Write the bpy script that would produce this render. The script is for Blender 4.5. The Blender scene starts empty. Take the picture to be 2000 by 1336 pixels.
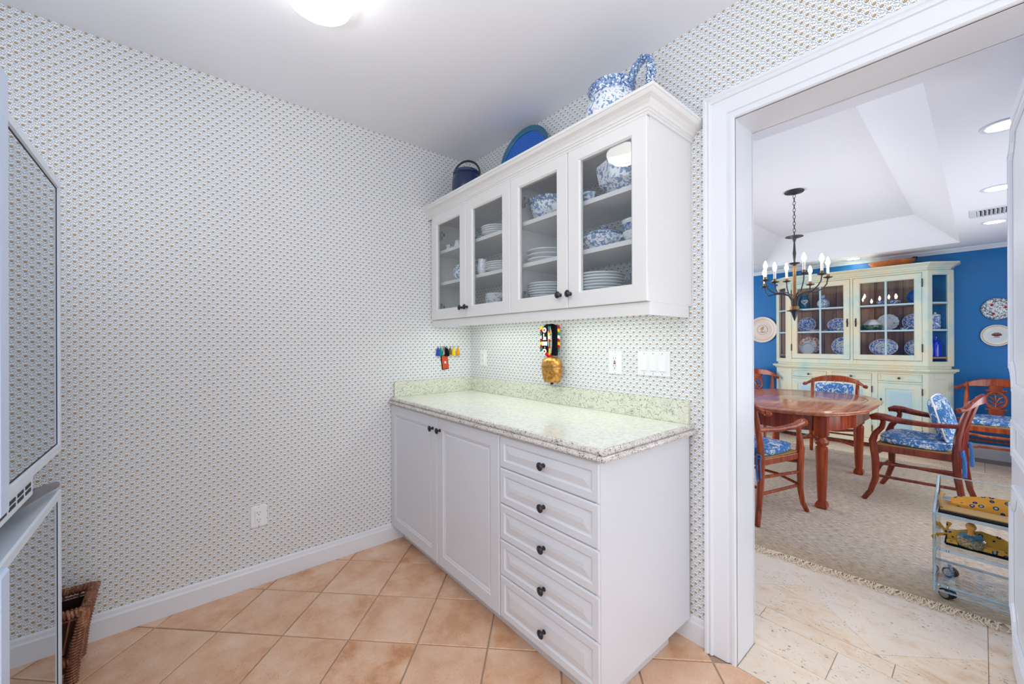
import bpy, math, random
from mathutils import Matrix, Vector
random.seed(7)
PI = math.pi
sc = bpy.context.scene
col = sc.collection

# ------------------------------------------------------------------ camera, world, lights, exposure
cam_d = bpy.data.cameras.new('camera')
cam_d.sensor_fit = 'HORIZONTAL'; cam_d.sensor_width = 36.0
cam_d.lens = 36.0 * 775.98 / 2000.0
cam_d.clip_start = 0.02
cam = bpy.data.objects.new('camera', cam_d); col.objects.link(cam)
yw, pt, rl = math.radians(49.8321), math.radians(0.0329), math.radians(-0.2077)
fw = Vector((-math.sin(yw)*math.cos(pt), math.cos(yw)*math.cos(pt), math.sin(pt)))
rt = Vector((math.cos(yw), math.sin(yw), 0)); up = rt.cross(fw)
r2 = rt*math.cos(rl) + up*math.sin(rl); u2 = -rt*math.sin(rl) + up*math.cos(rl)
cam.matrix_world = Matrix(((r2.x, u2.x, -fw.x, 2.459), (r2.y, u2.y, -fw.y, -1.6745), (r2.z, u2.z, -fw.z, 1.267), (0, 0, 0, 1)))
sc.camera = cam
sc.view_settings.view_transform = 'Standard'; sc.view_settings.look = 'None'
sc.view_settings.gamma = 1.0; sc.view_settings.use_curve_mapping = False
sc.view_settings.exposure = 0.08
try:
    sc.cycles.max_bounces = 10; sc.cycles.diffuse_bounces = 5; sc.cycles.glossy_bounces = 4
    sc.cycles.transparent_max_bounces = 24; sc.cycles.use_denoising = True
    sc.cycles.caustics_reflective = False; sc.cycles.caustics_refractive = False
    sc.cycles.sample_clamp_indirect = 4.0
except Exception:
    pass
wd = bpy.data.worlds.new('world'); sc.world = wd; wd.use_nodes = True
wd.node_tree.nodes['Background'].inputs[0].default_value = (0.78, 0.88, 1.0, 1)
wd.node_tree.nodes['Background'].inputs[1].default_value = 1.5

def area(name, loc, rot, sx, sy, power, color=(1, 1, 1)):
    d = bpy.data.lights.new(name, 'AREA'); d.shape = 'RECTANGLE'; d.size = sx; d.size_y = sy
    d.energy = power; d.color = color
    o = bpy.data.objects.new(name, d); o.location = loc; o.rotation_euler = rot; col.objects.link(o)
    return o
def point(name, loc, power, radius, color=(1, 1, 1)):
    d = bpy.data.lights.new(name, 'POINT'); d.energy = power; d.shadow_soft_size = radius; d.color = color
    o = bpy.data.objects.new(name, d); o.location = loc; col.objects.link(o); return o
# fill panels added at the unseen kitchen window openings
area('kitchen_side_fill', (5.05, -1.35, 1.35), (0, math.radians(90), 0), 2.2, 2.0, 15, (0.96, 0.98, 1.0))
area('kitchen_back_fill', (3.3, -2.62, 1.5), (math.radians(90), 0, 0), 2.2, 1.6, 15, (0.94, 0.97, 1.0))
# unseen spot added to bounce fill light off the kitchen ceiling
fd_ = bpy.data.lights.new('ceiling_bounce_fill', 'SPOT'); fd_.energy = 128; fd_.color = (0.95, 0.98, 1.0); fd_.spot_size = math.radians(150); fd_.spot_blend = 1.0; fd_.shadow_soft_size = .10
fo_ = bpy.data.objects.new('ceiling_bounce_fill', fd_); fo_.location = (2.1, -2.1, 1.4); fo_.rotation_euler = (math.radians(180), 0, 0); col.objects.link(fo_)
# fill panels added in front of the solid dining side walls
area('dining_fill_w', (-1.08, 2.4, 1.2), (0, math.radians(-90), 0), 1.6, 2.6, 66, (0.95, 0.98, 1.0))
area('dining_fill_e', (3.22, 2.6, 1.1), (0, math.radians(90), 0), 1.4, 2.6, 34, (0.97, 0.98, 1.0))
# fluorescent strip under the wall cabinet
# fluorescent strip under the wall cabinet
area('under_cabinet_strip_light', (0.85, -0.19, 1.394), (0, 0, 0), 1.45, 0.05, 1.9, (0.90, 1.0, 0.92))

# ------------------------------------------------------------------ helpers
WO = {}
class MB:
    def __init__(s): s.v = []; s.f = []; s.m = []
    def add(s, vs, fs, mi=0, M=None):
        b = len(s.v)
        s.v += [tuple(M @ Vector(p)) if M else tuple(p) for p in vs]
        s.f += [tuple(b+i for i in f) for f in fs]; s.m += [mi]*len(fs); return s
    def box(s, x0, x1, y0, y1, z0, z1, mi=0, M=None):
        return s.add([(x0,y0,z0),(x1,y0,z0),(x1,y1,z0),(x0,y1,z0),(x0,y0,z1),(x1,y0,z1),(x1,y1,z1),(x0,y1,z1)],
            [(0,3,2,1),(4,5,6,7),(0,1,5,4),(1,2,6,5),(2,3,7,6),(3,0,4,7)], mi, M)
    def tube(s, pts, r, n=8, cap=True, closed=False, mi=0, M=None, sq=1.0, up0=None):
        P = [Vector(p) for p in pts]; k = len(P)
        rr = r if isinstance(r, (list, tuple)) else [r]*k
        vs = []; fs = []; prev = None
        for i in range(k):
            if closed: t = P[(i+1) % k]-P[i-1]
            else: t = P[min(i+1, k-1)]-P[max(i-1, 0)]
            t.normalize()
            if prev is None:
                a = Vector(up0) if up0 else (Vector((0,0,1)) if abs(t.z) < .9 else Vector((1,0,0)))
            else: a = prev
            a = (a - t*a.dot(t))
            if a.length < 1e-6: a = t.orthogonal()
            a.normalize(); b = t.cross(a); prev = a
            for j in range(n):
                q = 2*PI*(j+.5)/n
                vs.append(P[i] + a*(math.cos(q)*rr[i]) + b*(math.sin(q)*rr[i]*sq))
        for i in range(k if closed else k-1):
            for j in range(n):
                a0 = i*n+j; a1 = i*n+(j+1) % n; i2 = (i+1) % k
                fs.append((a0, a1, i2*n+(j+1) % n, i2*n+j))
        if cap and not closed:
            fs.append(tuple(range(n-1, -1, -1))); fs.append(tuple((k-1)*n+j for j in range(n)))
        return s.add(vs, fs, mi, M)
    def lathe(s, prof, c=(0,0,0), n=24, M=None, mi=0, sx=1, sy=1, wob=None, ring=False):
        vs = []; fs = []; k = len(prof)
        for i, (r, z) in enumerate(prof):
            for j in range(n):
                q = 2*PI*j/n; w = wob(q, i) if wob else 1
                vs.append((c[0]+r*sx*w*math.cos(q), c[1]+r*sy*w*math.sin(q), c[2]+z))
        for i in range(k-1):
            for j in range(n):
                fs.append((i*n+j, i*n+(j+1) % n, (i+1)*n+(j+1) % n, (i+1)*n+j))
        if ring:
            for j in range(n): fs.append(((k-1)*n+j, (k-1)*n+(j+1) % n, (j+1) % n, j))
            return s.add(vs, fs, mi, M)
        if prof[0][0] > 1e-5: fs.append(tuple(range(n-1, -1, -1)))
        if prof[-1][0] > 1e-5: fs.append(tuple((k-1)*n+j for j in range(n)))
        return s.add(vs, fs, mi, M)
    def rings(s, R, x0, x1, z0, z1, yf, hole=False, M=None, mi=0):
        """rect loft in an xz plane facing -y; R = [(inset, depth behind front)]"""
        vs = []; fs = []
        for a, d in R:
            vs += [(x0+a,yf+d,z0+a),(x1-a,yf+d,z0+a),(x1-a,yf+d,z1-a),(x0+a,yf+d,z1-a)]
        k = len(R)
        for i in range(k-1):
            for j in range(4):
                fs.append((i*4+j, i*4+(j+1) % 4, (i+1)*4+(j+1) % 4, (i+1)*4+j))
        if hole:
            for j in range(4): fs.append(((k-1)*4+j, (k-1)*4+(j+1) % 4, (j+1) % 4, j))
        else:
            fs.append(tuple((k-1)*4+j for j in range(4))); fs.append((3,2,1,0))
        return s.add(vs, fs, mi, M)
    def polyring(s, loops, close_ends=True, cyc=True, mi=0, M=None):
        n = len(loops[0]); vs = [p for L in loops for p in L]; fs = []
        for i in range(len(loops)-1):
            for j in range(n if cyc else n-1):
                fs.append((i*n+j, i*n+(j+1) % n, (i+1)*n+(j+1) % n, (i+1)*n+j))
        if close_ends:
            fs.append(tuple(range(n-1, -1, -1))); fs.append(tuple((len(loops)-1)*n+j for j in range(n)))
        return s.add(vs, fs, mi, M)
    def prism(s, poly, z0, z1, mi=0, M=None):
        return s.polyring([[(x,y,z0) for x, y in poly], [(x,y,z1) for x, y in poly]], mi=mi, M=M)
    def build(s, name, mat, parent=None, smooth=False, bevel=0, seg=2, label=None, kind=None, fix=True, off=None):
        me = bpy.data.meshes.new(name)
        o0 = WO.get(parent.name, Vector((0,0,0))) if parent else Vector((0,0,0))
        if off is not None: o0 = Vector(off)
        me.from_pydata([(p[0]-o0.x, p[1]-o0.y, p[2]-o0.z) for p in s.v], [], s.f)
        if fix:
            import bmesh
            b = bmesh.new(); b.from_mesh(me); bmesh.ops.remove_doubles(b, verts=b.verts, dist=1e-6)
            bmesh.ops.recalc_face_normals(b, faces=b.faces); b.to_mesh(me); b.free()
        mats = mat if isinstance(mat, (list, tuple)) else [mat]
        for m in mats: me.materials.append(m)
        if len(mats) > 1 and not fix:
            me.polygons.foreach_set('material_index', s.m)
        elif len(mats) > 1 and len(me.polygons) == len(s.m):
            me.polygons.foreach_set('material_index', s.m)
        if smooth:
            me.polygons.foreach_set('use_smooth', [True]*len(me.polygons))
            try: me.set_sharp_from_angle(angle=math.radians(38))
            except Exception: pass
        me.update()
        o = bpy.data.objects.new(name, me); col.objects.link(o)
        if parent: o.parent = parent; WO[o.name] = o0
        if bevel:
            md = o.modifiers.new('bevel', 'BEVEL'); md.width = bevel; md.segments = seg; md.limit_method = 'ANGLE'
        if label: o['label'] = label
        if kind: o['kind'] = kind
        return o
def thing(name, label, cat, loc=(0,0,0), rz=0, group=None):
    o = bpy.data.objects.new(name, None); col.objects.link(o); o.location = loc; o.rotation_euler = (0,0,rz)
    o.empty_display_size = .05
    o['label'] = label; o['category'] = cat
    if group: o['group'] = group
    WO[o.name] = Vector(loc) if rz == 0 else Vector((0,0,0)); return o
def tag(o, label, cat, group=None):
    o['label'] = label; o['category'] = cat
    if group: o['group'] = group
    return o
def struct(o): o['kind'] = 'structure'; return o
def dup(root, loc, rz=0, label=None, group=None, rot=None, scale=None):
    r = root.copy(); col.objects.link(r); r.location = loc; r.rotation_euler = rot if rot else (0,0,rz)
    if scale: r.scale = scale
    if label: r['label'] = label
    if group: r['group'] = group
    for ch in list(root.children):
        c = ch.copy(); col.objects.link(c); c.parent = r
        for g in list(ch.children):
            d = g.copy(); col.objects.link(d); d.parent = c
    return r
def arc(cx, cy, r, a0, a1, n): return [(cx+r*math.cos(a0+(a1-a0)*i/n), cy+r*math.sin(a0+(a1-a0)*i/n)) for i in range(n+1)]
def ordn(i): return ['bottom','second','third','fourth','fifth','sixth','seventh','eighth','ninth','tenth'][i]
def lerp(a, b, t): return a+(b-a)*t

# ------------------------------------------------------------------ materials
def newmat(name, color=(.8,.8,.8), rough=.5, metal=0, spec=.5):
    m = bpy.data.materials.new(name); m.use_nodes = True; b = m.node_tree.nodes['Principled BSDF']
    b.inputs['Base Color'].default_value = (*color, 1); b.inputs['Roughness'].default_value = rough
    b.inputs['Metallic'].default_value = metal; b.inputs['Specular IOR Level'].default_value = spec
    return m
def S(c):
    """sRGB 0-255 to linear"""
    return tuple(((x/255)/12.92 if x/255 <= .04045 else ((x/255+.055)/1.055)**2.4) for x in c)
class G:
    def __init__(g, m): g.m = m; g.t = m.node_tree; g.b = g.t.nodes['Principled BSDF']
    def n(g, ty, ins=None, **props):
        nd = g.t.nodes.new(ty)
        for k, v in props.items(): setattr(nd, k, v)
        for k, v in (ins or {}).items():
            sk = nd.inputs[k]
            if isinstance(v, bpy.types.NodeSocket): g.t.links.new(v, sk)
            else: sk.default_value = v
        return nd
    def math(g, op, a, b=0.0, c=None):
        ins = {0: a, 1: b}
        if c is not None: ins[2] = c
        return g.n('ShaderNodeMath', ins, operation=op).outputs[0]
    def mix(g, f, a, b, mode='MIX'):
        nd = g.t.nodes.new('ShaderNodeMix'); nd.data_type = 'RGBA'; nd.blend_type = mode
        for i, v in ((0, f), (6, a), (7, b)):
            if isinstance(v, bpy.types.NodeSocket): g.t.links.new(v, nd.inputs[i])
            else: nd.inputs[i].default_value = (*v, 1) if (isinstance(v, tuple) and len(v) == 3) else v
        return nd.outputs[2]
    def pos(g): return g.n('ShaderNodeNewGeometry').outputs['Position']
    def obj(g): return g.n('ShaderNodeTexCoord').outputs['Object']
    def rnd(g): return g.n('ShaderNodeObjectInfo').outputs['Random']
    def map(g, v, sc=(1,1,1), rot=(0,0,0), loc=(0,0,0)):
        return g.n('ShaderNodeMapping', {'Vector': v, 'Scale': sc, 'Rotation': rot, 'Location': loc}).outputs[0]
    def noise(g, v, s, det=3, rough=.5, dist=0):
        return g.n('ShaderNodeTexNoise', {'Vector': v, 'Scale': s, 'Detail': det, 'Roughness': rough, 'Distortion': dist}).outputs[0]
    def vor(g, v, s, out='Distance', feat='F1'):
        return g.n('ShaderNodeTexVoronoi', {'Vector': v, 'Scale': s}, feature=feat).outputs[out]
    def ramp(g, f, stops, interp='LINEAR'):
        nd = g.n('ShaderNodeValToRGB', {'Fac': f}); cr = nd.color_ramp; cr.interpolation = interp
        while len(cr.elements) > 1: cr.elements.remove(cr.elements[-1])
        cr.elements[0].position = stops[0][0]; cr.elements[0].color = (*stops[0][1], 1)
        for p, c in stops[1:]:
            e = cr.elements.new(p); e.color = (*c, 1)
        return nd.outputs[0]
    def st(g, f, lo, hi):
        nd = g.n('ShaderNodeMapRange', {0: f, 1: lo, 2: hi, 3: 0.0, 4: 1.0}); nd.interpolation_type = 'SMOOTHSTEP'; return nd.outputs[0]
    def col(g, c): g.t.links.new(c, g.b.inputs['Base Color'])
    def rough(g, c): g.t.links.new(c, g.b.inputs['Roughness'])
    def bump(g, h, dist=.002, st=.5):
        b = g.n('ShaderNodeBump', {'Height': h, 'Distance': dist, 'Strength': st}); g.t.links.new(b.outputs[0], g.b.inputs['Normal'])

def m_wallpaper():
    m = newmat('wallpaper', (.8,.82,.84), .6, spec=.2); g = G(m)
    sp = g.n('ShaderNodeSeparateXYZ', {0: g.pos()})
    ux = g.math('ADD', sp.outputs[0], sp.outputs[1]); vz = sp.outputs[2]
    PU, PV = .0345, .0375
    cells = []
    for o in (0.0, .5):
        fu = g.math('SUBTRACT', g.math('FRACT', g.math('ADD', g.math('DIVIDE', ux, PU), 50.0+o)), .5)
        fv = g.math('SUBTRACT', g.math('FRACT', g.math('ADD', g.math('DIVIDE', vz, PV), 50.0+o)), .5)
        fu = g.math('MULTIPLY', fu, PU*1000); fv = g.math('MULTIPLY', fv, PV*1000)
        r = g.math('SQRT', g.math('ADD', g.math('MULTIPLY', fu, fu), g.math('MULTIPLY', fv, fv)))
        cells.append((fu, fv, r))
    near = g.math('LESS_THAN', cells[0][2], cells[1][2])
    def pick(i): return g.math('ADD', g.math('MULTIPLY', near, cells[0][i]), g.math('MULTIPLY', g.math('SUBTRACT', 1.0, near), cells[1][i]))
    fu, fv, r = pick(0), pick(1), pick(2)
    bg = S((246,249,251))
    # sprigs of small dark leaves between the flowers, repeated with the lattice
    uv = g.n('ShaderNodeCombineXYZ', {0: fu, 1: fv, 2: 0.0}).outputs[0]
    w1 = g.vor(g.map(uv, (.22,.46,1), (0,0,.6)), 1.0); c1 = g.vor(g.map(uv, (.22,.46,1), (0,0,.6)), 1.0, 'Color')
    w2 = g.vor(g.map(uv, (.44,.24,1), (0,0,.35), (7.3,2.1,0)), 1.0); c2 = g.vor(g.map(uv, (.44,.24,1), (0,0,.35), (7.3,2.1,0)), 1.0, 'Color')
    away = g.st(r, 6.4, 6.8)
    d1 = g.math('MULTIPLY', g.math('LESS_THAN', w1, .34), away)
    d2 = g.math('MULTIPLY', g.math('LESS_THAN', w2, .28), away)
    leafc = g.mix(g.n('ShaderNodeSeparateColor', {0: c1}).outputs[0], S((16,22,46)), S((50,66,100)))
    leafd = g.mix(g.n('ShaderNodeSeparateColor', {0: c2}).outputs[1], S((20,24,40)), S((60,90,110)))
    c = g.mix(d1, bg, leafc); c = g.mix(g.math('MULTIPLY', d2, .85), c, leafd)
    # flower
    c = g.mix(g.math('LESS_THAN', r, 5.1), c, S((44,38,42)))
    upf = g.st(fv, -1.6, -.6)
    petal = g.mix(upf, S((128,138,158)), S((216,158,10)))
    c = g.mix(g.math('LESS_THAN', r, 4.2), c, petal)
    c = g.mix(g.math('LESS_THAN', r, 2.3), c, S((226,220,200)))
    c = g.mix(g.math('LESS_THAN', r, 1.35), c, S((40,34,40)))
    g.col(c); return m
def m_paint(name, c, rough=.35, bump=0):
    m = newmat(name, S(c), rough, spec=.4)
    if bump: g = G(m); g.bump(g.noise(g.pos(), 220, 3), .002, bump)
    return m
def m_granite(name, light, dark, amount, swirl=0):
    m = newmat(name, S(light), .12, spec=.5); g = G(m); p = g.pos()
    n1 = g.noise(p, 190, 5, .7); n2 = g.noise(p, 22, 3, .55, 1.2); n3 = g.noise(p, 420, 2)
    f = g.st(g.math('ADD', g.math('MULTIPLY', n1, .8), g.math('MULTIPLY', n3, .2)), amount, amount+.07)
    patch = g.st(n2, .42, .62)
    base = g.mix(patch, S(light), tuple(x*.93 for x in S(light)))
    base = g.mix(g.st(g.noise(p, 60, 3), .5, .7), base, S((222,214,196)))
    f2 = g.math('MULTIPLY', f, g.math('ADD', .45, g.math('MULTIPLY', patch, .55)))
    if swirl:
        w = g.n('ShaderNodeTexWave', {'Vector': p, 'Scale': 9.0, 'Distortion': 14.0, 'Detail': 4.0, 'Detail Scale': 2.5}, wave_type='RINGS').outputs[1]
        v = g.math('MULTIPLY', g.st(w, .80, .97), g.st(n1, .45, .6)); f2 = g.math('MAXIMUM', f2, g.math('MULTIPLY', v, .9))
    g.col(g.mix(f2, base, S(dark))); return m
def m_terracotta():
    m = newmat('terracotta', S((226,185,158)), .32, spec=.45); g = G(m); p = g.pos(); r = g.rnd()
    n = g.noise(g.n('ShaderNodeVectorMath', {0: p, 1: g.n('ShaderNodeCombineXYZ', {0: r, 1: r, 2: r}).outputs[0]}, operation='ADD').outputs[0], 7, 4, .6)
    c = g.ramp(n, [(.34, S((196,134,88))), (.45, S((220,168,128))), (.55, S((230,188,154))), (.68, S((240,208,182)))])
    c = g.mix(g.math('MULTIPLY', r, .6), c, S((230,192,162)))
    sp = g.st(g.noise(p, 330, 2), .60, .70); c = g.mix(g.math('MULTIPLY', sp, .6), c, S((166,104,68)))
    sp2 = g.st(g.noise(p, 260, 2), .38, .30); c = g.mix(g.math('MULTIPLY', sp2, .5), c, S((250,225,205)))
    pit = g.math('MULTIPLY', g.math('LESS_THAN', g.vor(p, 110), .16), g.st(g.noise(p, 9, 2), .5, .66))
    c = g.mix(g.math('MULTIPLY', pit, .75), c, S((110,68,48)))
    g.col(c); g.bump(g.math('SUBTRACT', g.noise(p, 300, 3), g.math('MULTIPLY', pit, .8)), .0012, .35); return m
def m_travertine():
    m = newmat('travertine', S((232,215,190)), .22, spec=.5); g = G(m); p = g.pos(); r = g.rnd()
    off = g.n('ShaderNodeVectorMath', {0: p, 1: g.n('ShaderNodeCombineXYZ', {0: r, 1: r, 2: r}).outputs[0]}, operation='ADD').outputs[0]
    q = g.map(off, (2.6, 4.6, 1), (0,0,.5))
    n = g.noise(q, 2.4, 9, .66, .5)
    c = g.ramp(n, [(.32, S((212,170,128))), (.43, S((232,206,176))), (.56, S((236,218,196))), (.68, S((226,190,150)))])
    c = g.mix(g.math('MULTIPLY', g.st(r, .2, .9), .5), c, S((234,222,208)))
    pq = g.map(off, (60, 110, 1), (0,0,.3)); pit = g.math('MULTIPLY', g.st(g.noise(pq, 1.0, 3, .6), .62, .67), g.st(g.noise(off, 9, 3), .44, .56))
    c = g.mix(g.math('MULTIPLY', pit, .8), c, S((96,84,74))); g.col(c)
    g.bump(g.math('SUBTRACT', n, pit), .001, .3); return m
def m_wood(name, c0, c1, c2, rough=.25, scale=1.0, ax='z'):
    m = newmat(name, S(c1), rough, spec=.5); g = G(m)
    s = {'z': (22,22,1.6), 'x': (1.6,22,22), 'y': (22,1.6,22)}[ax]
    n = g.noise(g.map(g.obj(), tuple(k*scale for k in s)), 1.0, 5, .6, .8)
    g.col(g.ramp(n, [(.28, S(c0)), (.5, S(c1)), (.72, S(c2))])); return m
def m_hutch():
    m = newmat('distressed_paint', S((214,220,196)), .5, spec=.3); g = G(m); p = g.obj()
    n = g.noise(p, 2.4, 3, .6); c = g.ramp(n, [(.34, S((180,208,202))), (.48, S((214,218,196))), (.64, S((226,212,178)))])
    w = g.st(g.noise(g.map(p, (60,60,5)), 1.0, 5, .7), .60, .70); c = g.mix(g.math('MULTIPLY', w, .45), c, S((170,150,120)))
    w2 = g.st(g.noise(p, 40, 5, .7), .64, .70); c = g.mix(g.math('MULTIPLY', w2, .5), c, S((140,170,170))); g.col(c)
    g.bump(n, .002, .2); return m
def m_china(name, white=.5, s=70, blue=(26,66,134), zb=None, base=(238,241,244)):
    """blue transfer print on white glaze"""
    m = newmat(name, S(base), .1, spec=.6); g = G(m); p = g.obj()
    n = g.noise(p, s, 4, .6, 1.6); v = g.vor(p, s*1.7)
    f = g.st(g.math('ADD', g.math('MULTIPLY', n, .8), g.math('MULTIPLY', v, .25)), white, white+.06)
    f3 = g.st(n, white+.10, white+.16)
    lt = tuple(lerp(x, y_, .5) for x, y_ in zip(S(blue), S((150,190,232) if blue[2] > blue[0]+20 else ((236,186,140) if blue[0] > blue[2]+20 else (150,160,150)))))
    c = g.mix(f, S(base), lt); c = g.mix(f3, c, S(blue)); g.col(c); return m
def m_toile():
    m = newmat('blue_toile_fabric', S((60,110,180)), .85, spec=.1); g = G(m); p = g.obj()
    n = g.noise(p, 22, 5, .62, 1.4); n2 = g.noise(p, 75, 3, .6, .6)
    f = g.math('MULTIPLY', g.st(n, .50, .56), g.st(n2, .36, .52))
    c = g.mix(f, S((66,118,176)), S((226,230,226))); c = g.mix(g.math('MULTIPLY', g.st(n2, .58, .62), .5), c, S((120,160,205))); g.col(c); return m
def m_provence(name, base, s=26):
    m = newmat(name, S(base), .8, spec=.1); g = G(m); p = g.map(g.obj(), (1,1,.8))
    fr = g.vor(p, s); f = g.math('LESS_THAN', fr, .30); f2 = g.math('LESS_THAN', fr, .17)
    c = g.mix(f, S(base), S((40,48,90))); c = g.mix(f2, c, S((150,170,170))); g.col(c); return m
def m_rug():
    m = newmat('rug_wool', S((186,176,160)), .95, spec=.05); g = G(m); p = g.pos()
    n = g.noise(g.map(p, (26,190,1)), 1.0, 5, .65); n2 = g.noise(p, 1.6, 2); n3 = g.noise(p, 260, 2)
    c = g.ramp(n, [(.36, S((116,96,80))), (.46, S((184,166,148))), (.60, S((224,210,194)))])
    c = g.mix(g.math('MULTIPLY', g.st(n2, .38, .62), .30), c, S((196,186,160)))
    sp = g.n('ShaderNodeSeparateXYZ', {0: p}); edge = g.st(sp.outputs[1], 1.42, 1.10)
    c = g.mix(g.math('MULTIPLY', edge, .42), c, S((176,140,94)))
    c = g.mix(g.math('MULTIPLY', g.st(n3, .5, .7), .25), c, S((90,84,80))); g.col(c)
    g.bump(g.math('ADD', n, n3), .004, .6); return m
def m_thin(name, tint=(.93,.95,.95), refl=1.5, shin=.0):
    """thin clear pane: transmits straight through and mirrors by Fresnel"""
    m = bpy.data.materials.new(name); m.use_nodes = True; t = m.node_tree; t.nodes.clear()
    out = t.nodes.new('ShaderNodeOutputMaterial'); mx = t.nodes.new('ShaderNodeMixShader')
    tr = t.nodes.new('ShaderNodeBsdfTransparent'); gl = t.nodes.new('ShaderNodeBsdfGlossy')
    ge = t.nodes.new('ShaderNodeNewGeometry'); dt = t.nodes.new('ShaderNodeVectorMath'); dt.operation = 'DOT_PRODUCT'
    t.links.new(ge.outputs['Normal'], dt.inputs[0]); t.links.new(ge.outputs['Incoming'], dt.inputs[1])
    def mth(op, a, b=0.0):
        n_ = t.nodes.new('ShaderNodeMath'); n_.operation = op
        for i, v in enumerate((a, b)):
            if isinstance(v, float): n_.inputs[i].default_value = v
            else: t.links.new(v, n_.inputs[i])
        return n_.outputs[0]
    f0 = ((refl-1)/(refl+1))**2
    fr = mth('ADD', mth('MULTIPLY', mth('POWER', mth('SUBTRACT', 1.0, mth('ABSOLUTE', dt.outputs['Value'])), 5.0), 1-f0), f0)
    tr.inputs[0].default_value = (*tint, 1); gl.inputs['Roughness'].default_value = shin
    t.links.new(fr, mx.inputs[0]); t.links.new(tr.outputs[0], mx.inputs[1]); t.links.new(gl.outputs[0], mx.inputs[2])
    t.links.new(mx.outputs[0], out.inputs[0]); return m
def m_emit(name, c, s):
    m = newmat(name, c, .4); b = m.node_tree.nodes['Principled BSDF']
    b.inputs['Emission Color'].default_value = (*c, 1); b.inputs['Emission Strength'].default_value = s; return m

M = {}
M['paper'] = m_wallpaper()
M['ceil'] = m_paint('ceiling_paint', (240,241,246), .8, .15)
M['trim'] = m_paint('white_trim_paint', (228,231,236), .3)
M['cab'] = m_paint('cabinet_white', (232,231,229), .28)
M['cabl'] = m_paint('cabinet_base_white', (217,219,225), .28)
M['blue'] = m_paint('blue_wall_paint', (14,112,176), .35, .35)
M['granite'] = m_granite('granite_top', (240,241,232), (128,122,112), .585)
M['granite_e'] = m_granite('granite_edge', (222,214,208), (58,56,66), .50)
M['granite_s'] = m_granite('granite_splash', (224,226,208), (74,72,58), .545, 1)
M['terra'] = m_terracotta(); M['trav'] = m_travertine()
M['grout'] = m_paint('grout', (176,152,130), .9); M['grout2'] = m_paint('travertine_grout', (188,170,150), .9)
M['knob'] = newmat('pewter_knob', S((70,70,76)), .35, .8)
M['black'] = newmat('black_slot', S((22,22,24)), .6)
M['plastic'] = newmat('white_plastic', S((238,239,240)), .35)
M['red'] = newmat('red_plastic', S((190,50,40)), .4)
M['chrome'] = newmat('chrome', S((200,204,208)), .12, 1)
M['hinge'] = newmat('hinge_steel', S((120,122,128)), .35, 1)
M['glass'] = m_thin('cabinet_glass', (.97,.985,.99), 1.75); M['glass2'] = m_thin('hutch_glass', (.98,.985,.985), 1.5)
M['acryl'] = m_thin('clear_acrylic', (.955,.975,.98), 1.35)
M['acryl_e'] = newmat('acrylic_edge', S((196,222,232)), .1, spec=.8); M['acryl_e'].node_tree.nodes['Principled BSDF'].inputs['Alpha'].default_value = .55
M['mirror'] = newmat('mirror_steel', S((176,186,194)), .015, 1)
M['fridge'] = newmat('fridge_white', S((214,226,240)), .25); M['fridge_g'] = newmat('fridge_grey_seal', S((110,122,124)), .4)
M['handle'] = newmat('fridge_handle', S((196,214,240)), .3)
M['iron'] = newmat('wrought_iron', S((70,68,72)), .45, .7)
M['brass'] = newmat('aged_brass', S((150,112,64)), .4, .6)
M['candle'] = newmat('candle_sleeve', S((244,240,230)), .5)
M['bulb'] = m_emit('flame_bulb', (1.0,.93,.82), 22.0)
M['globe'] = m_emit('ceiling_globe', (1.0,.975,.95), 6.5)
M['can'] = m_emit('downlight_lens', (1.0,.99,.97), 7.0)
M['strip'] = m_emit('fluorescent_tube', (.9,1.0,.93), 4.0)
M['cherry'] = m_wood('cherry_wood', (100,36,16), (152,62,26), (188,90,42), .22)
M['cherryx'] = m_wood('cherry_top', (150,84,56), (188,118,84), (206,144,112), .13, 1.0, 'y')
M['dark'] = m_wood('dark_cherry', (72,20,14), (116,42,26), (148,64,36), .25)
M['rush'] = m_paint('rush_seat', (176,140,86), .8)
M['hutch'] = m_hutch()
M['hutchb'] = m_paint('hutch_blue_field', (176,204,210), .5)
M['hback'] = m_wood('hutch_back_wood', (110,78,52), (164,124,92), (196,158,122), .6, .5)
M['toile'] = m_toile(); M['toile2'] = newmat('blue_cotton', S((70,120,184)), .85)
M['rug'] = m_rug(); M['fringe'] = newmat('cotton_fringe', S((238,218,190)), .9)
M['china'] = m_china('blue_white_transferware', .52, 42)
M['china_d'] = m_china('dense_blue_transferware', .44, 60, (24,54,118))
M['china_l'] = m_china('light_transferware', .60, 40)
M['white'] = newmat('white_glaze', S((236,240,242)), .12, spec=.6)
M['willow'] = m_china('willow_blue', .455, 34, (16,52,160))
M['cobalt'] = newmat('cobalt_glass', S((16,50,200)), .06, spec=.8)
M['navy'] = newmat('navy_glaze', S((22,44,84)), .12, spec=.7)
M['rimbrown'] = newmat('rim_brown', S((60,48,44)), .3)
M['copper'] = m_wood('copper_bowl', (160,84,40), (188,104,52), (206,128,74), .4, .6)
M['teal'] = newmat('teal_glaze', S((50,110,140)), .2)
M['greenl'] = m_china('cabbage_leaf_glaze', .42, 26, (30,80,40), base=(120,160,90))
M['orange_pl'] = m_china('orange_rim_plate', .47, 26, (176,84,28))
M['leather'] = newmat('red_leather', S((206,72,24)), .5)
M['wick'] = m_wood('wicker', (70,36,22), (136,84,58), (186,140,108), .6, 4.0)
M['wickd'] = newmat('wicker_dark', S((40,16,12)), .5)
M['gold'] = None
def mk_bell():
    m = newmat('bell_brass', S((204,150,74)), .35, .75); g = G(m); p = g.obj()
    g.col(g.mix(g.st(g.noise(p, 60, 4), .4, .65), S((214,160,84)), S((164,112,48)))); g.bump(g.noise(p, 120, 2), .002, .4); return m
M['bell'] = mk_bell()
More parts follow.
